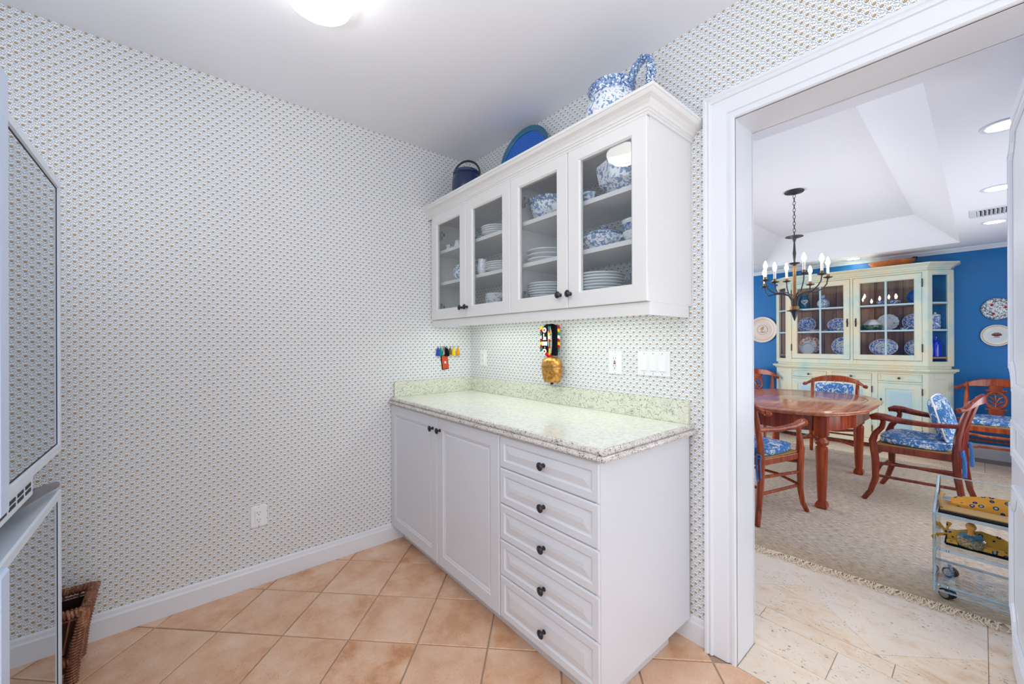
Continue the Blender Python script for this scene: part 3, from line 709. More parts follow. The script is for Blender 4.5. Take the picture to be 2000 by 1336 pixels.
# ------------------------------------------------------------------ tassels and luggage tag on hooks, side wall
def tassel(y, colr, name, lab, L=.058, w=.013):
    t = thing(name, lab, 'tassel', (.0, y, 1.235), group='tassels hanging on the side wall')
    q = MB(); q.tube([(.0,y,1.240),(.010,y,1.240),(.014,y,1.236),(.012,y,1.231)], .0015, 6); q.build('hook', M['knob'], t)
    q = MB()
    for k in range(9):
        a = 2*PI*k/9; q.tube([(.012,y,1.231),(.012+.4*w*math.cos(a),y+.5*w*math.sin(a),1.231-L*.35),(.013+.7*w*math.cos(a),y+w*math.sin(a),1.231-L)], [.003,.0045,.003], 5)
    q.build('strands', M[colr], t, smooth=True); return t
tassel(-.283,'fb','key_tassel','blue yarn tassel, first from the left on the side wall')
tassel(-.262,'fg','key_tassel','green yarn tassel right of the blue one on the side wall')
tassel(-.212,'fk','key_tassel','black and white tassel above the leather tag on the side wall', .062,.016)
tassel(-.185,'fn','key_tassel','short brown tassel between the black and yellow ones on the side wall', .05,.008)
tassel(-.158,'fy','key_tassel','yellow yarn tassel on the side wall')
tassel(-.120,'fo','key_tassel','orange yarn tassel nearest the corner on the side wall')
lt = thing('leather_tag', 'red orange leather tag with black edging hanging below the tassels', 'tag', (.0,-.232,1.236))
q = MB(); q.tube([(.0,-.232,1.241),(.011,-.232,1.240),(.013,-.232,1.234)], .0015, 6); q.build('hook', M['knob'], lt)
q = MB(); q.tube([(.010,-.239,1.236),(.012,-.247,1.185),(.010,-.225,1.176),(.011,-.228,1.236)], .0026, 6); q.tube([(.012,-.226,1.236),(.013,-.218,1.20),(.011,-.214,1.178)], .003, 6); q.build('lanyard', M['fk'], lt)
Rl = Matrix.Translation((.009,-.226,1.127)) @ Matrix.Rotation(.13, 4, 'X') @ Matrix.Rotation(PI/2, 4, 'Z')
q = MB(); q.rings([(0,.006),(0,.002),(.002,0)], -.027, .027, -.05, .05, 0, M=Rl); q.build('strap_edge', M['fk'], lt)
q = MB(); q.rings([(0,.005),(0,.001),(.001,0)], -.023, .023, -.046, .046, -.002, M=Rl); q.build('leather', M['leather'], lt)
q = MB(); q.rings([(0,.003),(0,0)], -.006, .006, -.008, .008, -.004, M=Rl); q.build('snap', M['fw'], lt)

# ------------------------------------------------------------------ cow bell on its fringed strap
by = -.055
cb = thing('cow_bell', 'brass cow bell on a black strap fringed with red, yellow and green yarn', 'bell', (.88, by, 1.385))
q = MB(); q.tube([(.88,-.001,1.36),(.88,by-.012,1.36),(.88,by-.016,1.366)], .004, 8); q.build('wall_hook', M['knob'], cb)
bx0 = .893
prf = [(.052,-.0),(.058,.012),(.068,.05),(.072,.085),(.066,.115),(.048,.135),(.02,.143),(0,.144)]
q = MB(); q.lathe(prf, c=(bx0, by-.005, 1.043), n=28, sx=1.0, sy=.62); q.lathe([(.046,.002),(.06,.08),(0,.12)], c=(bx0, by-.005, 1.043), n=28, sy=.6); q.build('bell', M['bell'], cb, smooth=True)
q = MB(); q.lathe([(.0715,.0845),(.0735,.0855),(.0735,.0895),(.0712,.0905)], c=(bx0, by-.005, 1.043), n=28, sy=.64); q.build('band', M['brass'], cb)
q = MB(); q.tube([(bx0,by-.005,1.10),(bx0,by-.005,1.045)], .003, 6); q.lathe([(0,0),(.008,.003),(.009,.01),(.006,.016),(0,.018)], c=(bx0,by-.005,1.026), n=10); q.build('clapper', M['black'], cb)
# strap: a folded loop of felt, front band slightly left, rear band right
q = MB(); pts = [(.868,by-.020,1.205),(.860,by-.024,1.25),(.858,by-.024,1.32),(.862,by-.018,1.352),(.874,by-.002,1.370),(.892,by+.012,1.362),(.902,by+.014,1.32),(.905,by+.012,1.25),(.903,by+.006,1.19)]
def band(q, pts, w, th):
    vs = []; fs = []
    for i, p in enumerate(pts):
        for sx, sy in ((-w,-th),(w,-th),(w,th),(-w,th)): vs.append((p[0]+sx, p[1]+sy, p[2]))
    for i in range(len(pts)-1):
        for j in range(4): fs.append((i*4+j, i*4+(j+1) % 4, (i+1)*4+(j+1) % 4, (i+1)*4+j))
    fs += [(3,2,1,0), tuple((len(pts)-1)*4+j for j in range(4))]; q.add(vs, fs)
band(q, pts, .023, .003); st = q.build('strap', M['fk'], cb)
q = MB(); band(q, [(p[0], p[1]+(.001), p[2]) for p in pts[:4]], .026, .0015); q.build('strap_border', M['fw'], cb)
q = MB()
for zz, w, h in ((1.335,.015,.017),(1.215,.015,.017)):
    q.lathe([(w,0),(w,.002),(0,.002)], n=20, M=Matrix.Translation((.859,by-.0275,zz)) @ Matrix.Rotation(PI/2,4,'X'))
q.build('badge', M['candle'], cb)
q = MB()
for zz in (1.335, 1.215): q.lathe([(.006,0),(.006,.0012),(0,.0012)], n=10, M=Matrix.Translation((.859,by-.0296,zz)) @ Matrix.Rotation(PI/2,4,'X'))
q.build('badge_centre', M['fr'], cb)
q = MB(); q.box(.850,.856,by-.0295,by-.027,1.285,1.315); q.box(.853,.862,by-.0295,by-.027,1.282,1.296); q.box(.846,.872,by-.0295,by-.027,1.279,1.284); q.box(.865,.870,by-.0295,by-.027,1.284,1.297); q.build('applique', M['candle'], cb)
q = MB(); q.box(.840,.880,by-.0300,by-.027,1.247,1.270); q.build('applique', M['candle'], cb)
q = MB(); q.lathe([(.003,0),(.003,.002),(0,.002)], n=8, M=Matrix.Translation((.862,by-.0275,1.237)) @ Matrix.Rotation(PI/2,4,'X')); q.build('stud', M['fw'], cb)
seq = 'yrgwryrg'
def yarn(x, z, c, sx, yy):
    q = MB()
    for k in range(6):
        q.tube([(x, yy, z+(k-2.5)*.0026), (x+sx*.010, yy-.003, z+(k-2.5)*.0032), (x+sx*(.017+random.uniform(-.003,.003)), yy-.004+random.uniform(-.003,.003), z+(k-2.5)*.0036-.003)], [.0022,.0026,.0018], 5)
    q.build('yarn_fringe', M['f'+c], cb, smooth=True)
for k in range(8):
    z = 1.348-k*.0175; yarn(.838, z, seq[k], -1, by-.022)
for k in range(9): yarn(.881, 1.346-k*.0175, 'grywrgryy'[k], 1, by-.020)
for k in range(8): yarn(.926, 1.352-k*.0185, 'rygwryrg'[k], 1, by+.010)
q = MB(); q.tube([(.866,by-.022,1.205),(.882,by-.015,1.19),(bx0,by-.008,1.180)], [.012,.013,.011], 8); q.build('yarn_knot', M['fr'], cb, smooth=True)

# ------------------------------------------------------------------ ceiling light of the kitchen
cl = thing('ceiling_light', 'frosted white dome ceiling light at the top of the kitchen', 'ceiling light', (.924,-1.281,H))
q = MB(); q.lathe([(.0,0),(.108,0),(.112,-.006),(.112,-.016),(.105,-.018),(.105,-.026),(.098,-.030),(.098,-.040),(0,-.040)], c=(.924,-1.281,H), n=40); q.build('base_ring', M['chrome'], cl, smooth=True)
q = MB(); q.lathe([(.085,-.040),(.102,-.046),(.117,-.064),(.118,-.080),(.106,-.104),(.080,-.123),(.045,-.134),(0,-.138)], c=(.924,-1.281,H), n=40); q.build('globe', M['globe'], cl, smooth=True)

# ------------------------------------------------------------------ refrigerator with mirrored door panels
FY, FX0, FX1 = -1.95, .60, 1.51
fr = thing('refrigerator', 'white refrigerator with mirrored door panels beside the side wall', 'refrigerator', (1.05, -2.3, 0))
q = MB(); q.box(FX0+.012, FX1-.005, -2.68, FY-.062, .03, 1.755); q.build('body', M['fridge'], fr)
q = MB(); q.box(FX0+.07, FX1-.02, FY-.0635, FY-.056, .82, .93); q.build('door_seal', M['fridge_g'], fr)
q = MB()
for x in (FX0+.06, FX1-.06):
    for y in (-2.6, -2.08): q.lathe([(.02,0.001),(.02,.031),(0,.031)], c=(x,y,0), n=12)
q.build('feet', M['black'], fr)
for nm, z0, z1 in (('door', .932, 1.772), ('freezer_drawer', .055, .816)):
    q = MB(); q.rings([(0,0),(0,.056),(.004,.060),(.024,.060),(.027,.054),(.030,.054)], FX0, FX1, z0, z1, 0, M=Matrix.Translation((0,FY-.060,0)))
    q.v = [v for v in q.v]
    d = q.build(nm, M['fridge'], fr)
    q = MB(); q.add([(FX0+.030,FY-.0055,z0+.030),(FX0+.030,FY-.0055,z1-.030),(FX1-.030,FY-.0055,z1-.030),(FX1-.030,FY-.0055,z0+.030)], [(0,1,2,3)]); q.build('mirror_panel', M['mirror'], d, fix=False)
    q = MB()
    for (x0, x1, y0, y1) in ((FX0+.0275,FX1-.0275,z1-.0305,z1-.028),(FX0+.0275,FX1-.0275,z0+.028,z0+.0305),(FX0+.0275,FX0+.0305,z0+.028,z1-.028)): q.box(x0, x1, FY-.0062, FY-.0045, y0, y1)
    q.build('gasket', M['black'], d)
    # vertical bar handle standing off the door
    hz0, hz1 = (.978, 1.73) if z0 > .5 else (.10, .884)
    q = MB(); q.rings([(0,.014),(0,.004),(.004,0)], 1.375, 1.425, hz0, hz1, -.0, M=Matrix.Translation((0,FY+.055,0)) @ Matrix.Diagonal((1,-1,1,1))); h_ = q.build('handle', M['handle'], d, smooth=False)
    q = MB(); q.box(1.385,1.415,FY-.006,FY+.045,hz0+.04,hz0+.07); q.box(1.385,1.415,FY-.006,FY+.045,hz1-.11,hz1-.08); q.build('handle_mount', M['candle'], h_)
q = MB(); q.box(.905, FX1-.01, FY-.058, FY-.004, .887, .9315); vg = q.build('vent_grille', M['fridge'], fr)
q = MB()
for r_ in range(2):
    for k in range(9): q.box(.925+k*.062, .970+k*.062, FY-.0045, FY-.003, .914-r_*.013, .922-r_*.013)
q.build('vent_slots', M['black'], vg)
q = MB(); q.tube([(.97,FY-.030,.868),(.92,FY-.018,.876),(.86,FY-.012,.872),(.76,FY-.008,.858),(.64,FY-.006,.838),(.622,FY-.006,.832)], [.008,.016,.016,.013,.011,.007], 10, sq=.7); q.build('hinge', M['hinge'], fr, smooth=True)

# ------------------------------------------------------------------ rattan basket in the gap
bk = thing('rattan_basket', 'brown rattan magazine basket with flared rim between refrigerator and side wall', 'basket', (.22,-2.05,0))
cx_, cy_ = .20, -2.085
lv = [(0.006,.085,.108),(.13,.088,.120),(.283,.100,.150)]
def corner(z, sx, sy):
    for i in range(2):
        z0, a0, b0 = lv[i]; z1, a1, b1 = lv[i+1]
        if z <= z1+1e-6: t = (z-z0)/(z1-z0); return (cx_+sx*lerp(a0,a1,t), cy_+sy*lerp(b0,b1,t), z)
for sx in (-1, 1):
    for sy in (-1, 1):
        q = MB(); q.tube([corner(.006,sx,sy), corner(.06,sx,sy), corner(.13,sx,sy), corner(.21,sx,sy), corner(.283,sx,sy)], [.014,.012,.016,.014,.022], 8)
        for k in range(26):
            z = .012+k*.0106; c = corner(z,sx,sy); q.tube([(c[0]+.017*math.cos(a), c[1]+.017*math.sin(a), c[2]+.003*math.sin(a)) for a in [2*PI*i/8 for i in range(8)]], .0045, 5, closed=True)
        q.build('post', M['wick'], bk, smooth=True)
def rail(z, r, name, wrap=True):
    q = MB()
    cs = [corner(z,sx,sy) for sx, sy in ((-1,-1),(1,-1),(1,1),(-1,1))]
    for i in range(4):
        a = Vector(cs[i]); b_ = Vector(cs[(i+1) % 4]); q.tube([a, b_], r, 8)
        if wrap:
            n = int((b_-a).length/.011); d = (b_-a).normalized(); s = d.orthogonal().normalized(); t = d.cross(s)
            for k in range(1, n): q.tube([a+d*(k*.011+.003*math.sin(w))+s*(r*1.15*math.cos(w))+t*(r*1.15*math.sin(w)) for w in [2*PI*j/8 for j in range(8)]], r*.36, 5, closed=True)
    return q.build(name, M['wick'], bk, smooth=True)
rail(.276, .012, 'rim'); rail(.10, .013, 'middle_rail'); rail(.252, .004, 'thin_rail', False)
q = MB()
for s, ny in ((1,0),(-1,0)):
    for k in range(6):
        t = (k+.5)/6*2-1
        a = corner(.13,s,1); c = corner(.27,s,1); q.tube([(a[0], cy_+(a[1]-cy_)*t*.9, .13), (c[0], cy_+(c[1]-cy_)*t*.9, .27)], .0035, 6)
for s in (1,-1):
    for k in range(4):
        t = (k+.5)/4*2-1
        a = corner(.13,1,s); c = corner(.27,1,s); q.tube([(cx_+(a[0]-cx_)*t*.9, a[1], .13), (cx_+(c[0]-cx_)*t*.9, c[1], .30)], .0035, 6)
q.build('cane_rods', M['wick'], bk, smooth=True)
a, b1, c, d = corner(.02,-1,-1), corner(.27,-1,-1), corner(.27,1,1), corner(.02,1,1)
q = MB(); q.polyring([[ (cx_+sx*(w-.012), cy_+sy*(v-.012), z) for sx, sy in ((-1,-1),(1,-1),(1,1),(-1,1))] for z, w, v in ((.05,.086,.112),(.13,.088,.120),(.25,.097,.142))], close_ends=False)
q.add([(cx_+sx*.074, cy_+sy*.10, .05) for sx, sy in ((-1,-1),(1,-1),(1,1),(-1,1))], [(0,1,2,3)]); q.build('liner', M['wickd'], bk)

# ------------------------------------------------------------------ paneled door, opened into the dining room
ang = math.atan2(.80-.045, 2.530-2.572)      # direction from hinge to free edge
d1_ = struct(MB().box(0, .756, -.0001, .034, .008, ZO-.004).build('door_1', M['trim']))
# local frame: x from hinge to free edge, face at y=0 looks to the room side (-x world)
d1_.location = (2.572, .045, 0); d1_.rotation_euler = (0, 0, ang)
for v in d1_.data.vertices: v.co.y = -v.co.y
d1_.data.flip_normals()
def moldpath(pts, closed=True, name='panel_molding', parent=d1_, off=.0005, w=.034):
    """applied molding: profile swept on the face; face normal is +y local"""
    prf = [(0,0),(0,.006),(.004,.011),(.011,.0115),(.013,.007),(.019,.007),(.022,.010),(.028,.008),(.034,.002),(.034,0)]
    n = len(pts); loops = [[] for _ in prf]
    for i in range(n):
        p0, p1, p2 = Vector(pts[i-1]), Vector(pts[i]), Vector(pts[(i+1) % n])
        e1 = (p1-p0).normalized(); e2 = (p2-p1).normalized(); n1 = Vector((-e1.y, e1.x)); n2 = Vector((-e2.y, e2.x)); k = (n1+n2)/(1+n1.dot(n2))
        for j, (a, h) in enumerate(prf): q_ = p1+k*a*w/.034; loops[j].append((q_.x, off+h, q_.y))
    q = MB(); q.polyring(loops, close_ends=False); o = q.build(name, M['trim'], None); o.parent = parent; return o
def scooped(x0, x1, z0, z1, s, top=True, bot=True):
    """panel outline, counter-clockwise, with concave corners"""
    P = []
    if bot: P += [(x0+s*1.0*(math.cos(t)), z0+s*math.sin(t)) for t in [PI/2*(1-i/5) for i in range(6)]]
    else: P.append((x0, z0))
    if bot: P += [(x1-s*math.cos(t), z0+s*math.sin(t)) for t in [PI/2*i/5 for i in range(6)]]
    else: P.append((x1, z0))
    if top: P += [(x1-s*math.cos(t), z1-s*math.sin(t)) for t in [PI/2*(1-i/5) for i in range(6)]]
    else: P.append((x1, z1))
    if top: P += [(x0+s*math.cos(t), z1-s*math.sin(t)) for t in [PI/2*i/5 for i in range(6)]]
    else: P.append((x0, z1))
    return P
moldpath(scooped(.035, .722, 1.075, 2.06, .085)); moldpath(scooped(.035, .722, .165, .735, .085))
moldpath([(.07,.835),(.66,.835),(.66,.975),(.07,.975)])

# ------------------------------------------------------------------ dining room: rug
rg = thing('area_rug', 'large beige woven rug with knotted fringe under the dining table', 'rug', (1.3, 2.6, 0))
RX0, RX1 = .15, 2.60
q = MB(); nx, ny = 40, 50
def rugy(x): return 1.06 + (x-1.56)*.075
vs = [(RX0+(RX1-RX0)*i/nx, lerp(rugy(RX0+(RX1-RX0)*i/nx)+.004*math.sin(i*1.3), 4.13, j/ny), .009+.0008*math.sin(i*.9+j*.7)) for j in range(ny+1) for i in range(nx+1)]
fs = [(j*(nx+1)+i, j*(nx+1)+i+1, (j+1)*(nx+1)+i+1, (j+1)*(nx+1)+i) for j in range(ny) for i in range(nx)]
b0 = len(vs); vs += [(vs[k][0], vs[k][1], .0008) for k in list(range(nx+1))+list(range(ny*(nx+1), (ny+1)*(nx+1)))]
fs += [(b0+i, b0+i+1, i+1, i) for i in range(nx)]; b1_ = b0+nx+1; tt = ny*(nx+1)
fs += [(tt+i, tt+i+1, b1_+i+1, b1_+i) for i in range(nx)]
q.add(vs, fs); q.build('weave', M['rug'], rg, fix=False)
q = MB()
for k in range(250):
    x = 1.25+(2.60-1.25)*k/250; y = rugy(x)
    s = random.uniform(-1, 1); l = random.uniform(.045, .085)
    q.tube([(x, y+.006, .006), (x+s*.010, y-l*.3, .010), (x+s*.022+random.uniform(-.012,.012), y-l*.65, .0075), (x+s*.020+random.uniform(-.025,.025), y-l, .004)], [.0026,.0023,.0021,.0016], 4)
fgo = q.build('fringe', M['fringe'], rg, kind='stuff')
q = MB()
for k in range(130):
    x = RX0+(RX1-RX0)*k/130; q.tube([(x,4.128,.005),(x+random.uniform(-.01,.01),4.165,.006),(x+random.uniform(-.02,.02),4.195,.003)], .0028, 4)
q.build('fringe', M['fringe'], rg, kind='stuff')

# ------------------------------------------------------------------ dining table
tb = thing('dining_table', 'cherry dining table with clipped corners and turned legs under the chandelier', 'table', (1.35, 2.69, .010))
def oct_(gx, gy=None):
    gy = gx if gy is None else gy
    base_ = [(.98,1.95),(1.17,1.89),(1.35,1.872),(1.53,1.89),(1.72,1.965),(1.82,2.12),(1.90,2.36),(1.91,2.70),(1.90,3.04),(1.82,3.27),(1.72,3.41),(1.53,3.485),(1.35,3.503),(1.17,3.485),(.98,3.41),(.88,3.27),(.80,3.04),(.79,2.70),(.80,2.36),(.88,2.12)]
    out = []
    for x, y in base_:
        d = Vector((x-1.35, y-2.69)); d = d*(1-gx/d.length); out.append((1.35+d.x, 2.69+d.y))
    return out
q = MB(); q.polyring([[(x,y,z) for x, y in oct_(i)] for i, z in ((.05,.706),(.022,.708),(.012,.714),(.012,.720),(.004,.724),(0,.731),(.003,.738),(.012,.7415))])
q.build('tabletop', M['cherryx'], tb, smooth=True)
q = MB(); q.polyring([[(x,y,z) for x, y in oct_(i)] for i, z in ((.105,.7417),(.105,.7421),(.111,.7421),(.111,.7417))], close_ends=False); q.build('inlay_line', M['dark'], tb)
q = MB(); q.polyring([[(x,y,z) for x, y in oct_(.10)] for z in (.585,.706)], close_ends=False); q.polyring([[(x,y,z) for x, y in oct_(.125)] for z in (.585,.706)], close_ends=False)
o1 = oct_(.10); o2 = oct_(.125); q.add([(x,y,.585) for x, y in o1]+[(x,y,.585) for x, y in o2], [(i,(i+1) % 20,20+(i+1) % 20,20+i) for i in range(20)]); q.build('apron', M['cherry'], tb)
for lx, ly in ((1.672,2.045),(1.70,3.25),(1.02,3.25),(1.03,2.045)):
    q = MB(); q.box(lx-.040, lx+.040, ly-.040, ly+.040, .555, .712)
    q.lathe([(.038,.555),(.030,.548),(.026,.540),(.028,.532),(.042,.520),(.046,.505),(.041,.490),(.028,.480),(.027,.474),(.038,.468),(.040,.45),(.036,.30),(.028,.08),(.024,.060)], c=(lx,ly,0), n=12)
    q.polyring([[(lx+sx*w,ly+sy*w,z) for sx, sy in ((-1,-1),(1,-1),(1,1),(-1,1))] for w, z in ((.028,.0105),(.036,.018),(.036,.040),(.027,.056),(.024,.062))])
    l_ = q.build('leg', M['cherry'], tb, smooth=True)
    q = MB()
    for zz in (.575,.690): q.lathe([(.004,0),(.004,.0015),(0,.0015)], n=8, M=Matrix.Translation((lx+.0,ly-.040,zz)) @ Matrix.Rotation(PI/2,4,'X'))
    q.build('peg', M['black'], l_)

# ------------------------------------------------------------------ chairs (local: faces +y, floor z=0)
def chair(name, label, arms=True, splat=True, wood='cherry'):
    W = M[wood]; t = thing(name, label, 'chair'); fwid, rwid = .265, .205
    for s in (-1, 1):
        q = MB()
        if arms:
            q.tube([(s*(fwid+.015),.275,.0),(s*(fwid+.002),.235,.07),(s*fwid,.205,.18),(s*fwid,.205,.32),(s*fwid,.215,.42),(s*fwid,.222,.47),(s*fwid,.205,.53),(s*(fwid+.01),.165,.585),(s*(fwid+.015),.155,.63),(s*(fwid+.015),.165,.655)], [.017,.018,.022,.025,.026,.025,.021,.018,.017,.018], 8, sq=.8)
        else:
            q.tube([(s*(fwid-.01),.245,.0),(s*(fwid-.02),.205,.12),(s*(fwid-.025),.195,.26),(s*(fwid-.025),.20,.43)], [.015,.018,.021,.024], 8)
        q.build('leg', W, t, smooth=True)
        q = MB(); q.tube([(s*(rwid+.01),-.285,.0),(s*rwid,-.245,.12),(s*rwid,-.222,.28),(s*rwid,-.215,.43),(s*(rwid-.005),-.222,.56),(s*(rwid-.01),-.250,.70),(s*(rwid-.01),-.288,.83)], [.017,.019,.022,.024,.021,.018,.014], 8); q.build('leg', W, t, smooth=True)
        q = MB(); q.tube([(s*(rwid),-.222,.20),(s*(fwid-.01),.20,.20)], .011, 8); q.build('stretcher', W, t, smooth=True); q = MB(); q.tube([(s*(rwid),-.222,.315),(s*(fwid-.005),.20,.30)], .011, 8); q.build('stretcher', W, t, smooth=True)
        if arms:
            q = MB(); q.tube([(s*(rwid-.006),-.235,.645),(s*(fwid-.02),-.08,.640),(s*(fwid+.02),.06,.652),(s*(fwid+.028),.14,.669),(s*(fwid+.028),.19,.670),(s*(fwid+.022),.215,.658),(s*(fwid+.018),.212,.644)], [.016,.018,.023,.027,.029,.026,.016], 10, sq=1.0); q.build('arm', W, t, smooth=True)
    q = MB(); q.tube([(-fwid+.01,.205,.205),(-fwid*.4,.205,.245),(fwid*.4,.205,.245),(fwid-.01,.205,.205)], .010, 8); q.build('stretcher', W, t, smooth=True); q = MB(); q.tube([(-rwid,-.22,.24),(rwid,-.22,.24)], .010, 8); q.build('stretcher', W, t, smooth=True); q = MB(); q.tube([(-fwid+.0,.21,.375),(-.08,.222,.350),(.08,.222,.350),(fwid,.21,.375)], [.012,.014,.014,.012], 8); q.build('stretcher', W, t, smooth=True)
    q = MB(); q.polyring([[(x,y,z) for x, y in ((-rwid-.004,-.225),(rwid+.004,-.225),(fwid,.225),(-fwid,.225))] for z in (.392,.440)]); q.build('seat_frame', W, t, bevel=.006)
    q = MB(); q.polyring([[(x*k,y*k,z) for x, y in ((-rwid-.01,-.22),(rwid+.01,-.22),(fwid-.005,.22),(-fwid+.005,.22))] for k, z in ((.96,.4405),(.97,.449),(.85,.452))]); q.build('rush_seat', M['rush'], t)
    # crest rail: broad in the middle, scrolled ends
    q = MB(); loops = []; n = 22
    for i in range(n+1):
        a = -1+2*i/n; x = a*.262; y = -.325+.075*a*a+(.02 if abs(a) > .95 else 0)
        top = .872-.095*abs(a)**2.6; hgt = .026+.062*max(0, 1-a*a)**1.2 if splat else .028+.042*max(0,1-a*a)**1.2; th = .013+.006*(abs(a)**4)
        bot = top-hgt
        loops.append([(x,y-th,bot+.006),(x,y-th*1.1,top-.008),(x,y,top),(x,y+th*.9,top-.008),(x,y+th,bot+.006),(x,y,bot)])
    q.polyring(loops)
    for s in (-1,1): q.tube([(s*.250,-.252,.772),(s*.266,-.238,.768),(s*.270,-.222,.762)], [.017,.020,.014], 10)
    q.build('crest_rail', W, t, smooth=True)
    if splat:
        zc_ = .655; q = MB(); q.tube([(.068*math.cos(a), -.262-(.0+.05*math.sin(a)*.5), zc_+.082*math.sin(a)) for a in [2*PI*i/24 for i in range(24)]], .0125, 8, closed=True)
        q.tube([(-.07,-.292,.748),(.07,-.292,.748)], .012, 8); q.tube([(-.07,-.232,.562),(.07,-.232,.562)], .011, 8); q.box(-.045,.045,-.312,-.290,.752,.80)
        q.box(-.05,.05,-.240,-.222,.44,.555); sp = q.build('splat', W, t, smooth=True)
        q = MB(); q.tube([(0,-.240,.575),(0,-.262,.66),(0,-.275,.70)], [.008,.006,.01], 6)
        for s in (-1,1):
            q.tube([(0,-.245,.60),(s*.025,-.256,.635),(s*.052,-.262,.65)], [.004,.009,.003], 6); q.tube([(0,-.25,.63),(s*.02,-.265,.675),(s*.045,-.272,.692)], [.004,.009,.003], 6); q.tube([(0,-.24,.585),(s*.03,-.246,.60),(s*.055,-.25,.618)], [.004,.008,.003], 6); q.tube([(0,-.275,.70),(s*.02,-.282,.72),(s*.035,-.278,.706)], [.006,.008,.003], 6)
        q.build('carving', W, sp, smooth=True)
    else:
        q = MB()
        for k in (-1,0,1): q.tube([(k*.07,-.222,.44),(k*.07,-.235,.58),(k*.075,-.30,.81)], .010, 6)
        q.build('splat', W, t, smooth=True)
    return t
def cushion(name, label, w=.245, d=.215, th=.06, group=None):
    t = thing(name, label, 'cushion', group=group)
    q = MB(); L = []
    for k, (s, z) in enumerate(((.86,0),(.97,.006),(1.0,.016),(1.0,th-.018),(.97,th-.006),(.85,th),(.45,th+.006))):
        pts = []
        for i in range(28):
            a = 2*PI*i/28; cx, sy = math.cos(a), math.sin(a); e = .45
            x = math.copysign(abs(cx)**e, cx)*w*s; y = math.copysign(abs(sy)**e, sy)*d*s; x *= (1-.10*(-y/d) if y < 0 else 1)
            pts.append((x, y, z+.004*math.sin(3*a)))
        L.append(pts)
    q.polyring(L); q.build('pad', M['toile'], t, smooth=True)
    q = MB(); q.polyring([[(p[0]*1.012, p[1]*1.012, th-.012+dz) for p in L[3]] for dz in (-.003,.003)], close_ends=False); q.build('piping', M['toile2'], t, smooth=True)
    for s in (-1, 1):
        q = MB(); x = s*w*.82; y = -d-.012
        q.tube([(x,y+.02,.02),(x+s*.018,y-.02,.015),(x+s*.02,y-.035,-.03),(x+s*.028,y-.04,-.13)], [.006,.012,.010,.014], 6, sq=.35); q.tube([(x,y+.02,.02),(x-s*.004,y-.03,.02),(x-s*.002,y-.04,-.05),(x+s*.006,y-.038,-.16)], [.006,.012,.010,.013], 6, sq=.35)
        q.tube([(x+s*.01+.016*math.cos(a), y-.032, .012+.013*math.sin(a)) for a in [2*PI*i/8 for i in range(8)]], .005, 5, closed=True)
        q.build('tie', M['toile2'], t, smooth=True)
    return t
def pillow(name, label, loc, rot, w=.20, h=.17, t_=.06):
    t = thing(name, label, 'pillow'); q = MB(); n = 12; vs = []; fs = []
    for side in (-1, 1):
        for j in range(n+1):
            for i in range(n+1):
                u = -1+2*i/n; v = -1+2*j/n; b_ = max(0,(1-u**4))**.6*max(0,(1-v**4))**.6
                px = u*w*(1-.06*v*v); pz = v*h*(1-.06*u*u); vs.append((px, side*t_*b_, pz))
        o = (n+1)**2*(0 if side == -1 else 1)
        fs += [(o+j*(n+1)+i, o+j*(n+1)+i+1, o+(j+1)*(n+1)+i+1, o+(j+1)*(n+1)+i) for j in range(n) for i in range(n)]
    q.add(vs, fs); q.build('cover', M['toile'], t, smooth=True)
    q = MB(); q.tube([(u*w*(1-.06*v*v), 0, v*h*(1-.06*u*u)) for u, v in [(-1+2*i/10,-1) for i in range(10)]+[(1,-1+2*i/10) for i in range(10)]+[(1-2*i/10,1) for i in range(10)]+[(-1,1-2*i/10) for i in range(10)]], .005, 5, closed=True); q.build('welt', M['candle'], t, smooth=True)
    t.location = loc; t.rotation_euler = rot; return t
def seat_at(ch, cu, x, y, rz, z=.0105):
    ch.location = (x, y, z); ch.rotation_euler = (0,0,rz)
    if cu: cu.location = (x, y, z+.453); cu.rotation_euler = (0,0,rz)
arm = chair('dining_armchair', 'cherry armchair with blue toile cushion turned sideways between table and bar cart', True, False, 'dark')
cu0 = cushion('seat_cushion', 'blue and white toile cushion tied on the armchair by the bar cart', .24, .205)
seat_at(arm, cu0, 2.135, 2.775, math.radians(86))
arm2 = dup(arm, (1.30,1.655,.0105), math.radians(-9), 'cherry armchair with blue toile cushion at the near table end by the jamb')
for c in arm2.children:
    for i_, m_ in enumerate([s.material for s in c.material_slots]):
        if m_ == M['dark']:
            c.data = c.data.copy(); c.data.materials[i_] = M['cherry']
cu1 = dup(cu0, (1.30,1.655,.4635), math.radians(-9), 'blue and white toile cushion tied on the armchair at the near end of the table')
side_ = chair('dining_chair', 'cherry side chair with carved oval splat against the blue wall right of the hutch', False, True, 'cherry')
cu2 = cushion('seat_cushion', 'blue and white toile cushion on the chair right of the hutch', .235, .205)
seat_at(side_, cu2, 2.545, 4.42, PI, .002)
s2 = dup(side_, (.37,4.42,.002), PI, 'cherry side chair with carved oval splat against the blue wall left of the hutch')
dup(cu2, (.37,4.42,.455), PI, 'blue and white toile cushion on the chair left of the hutch')
s3 = chair('dining_chair', 'cherry chair behind the far end of the table, in front of the hutch', False, False, 'cherry')
cu3 = dup(cu2, (0,0,0), 0, 'blue and white toile cushion on the chair behind the far end of the table')
seat_at(s3, cu3, 1.405, 3.66, PI+.05)
pillow('throw_pillow', 'blue and white toile pillow against the back of the armchair by the bar cart', (2.262,2.785,.685), (math.radians(-14),0,math.radians(86)), .19, .17, .055)
pillow('throw_pillow', 'small blue and white toile pillow against the back of the chair behind the table', (1.41,3.825,.675), (math.radians(-12),0,PI+.05), .17, .145, .045)

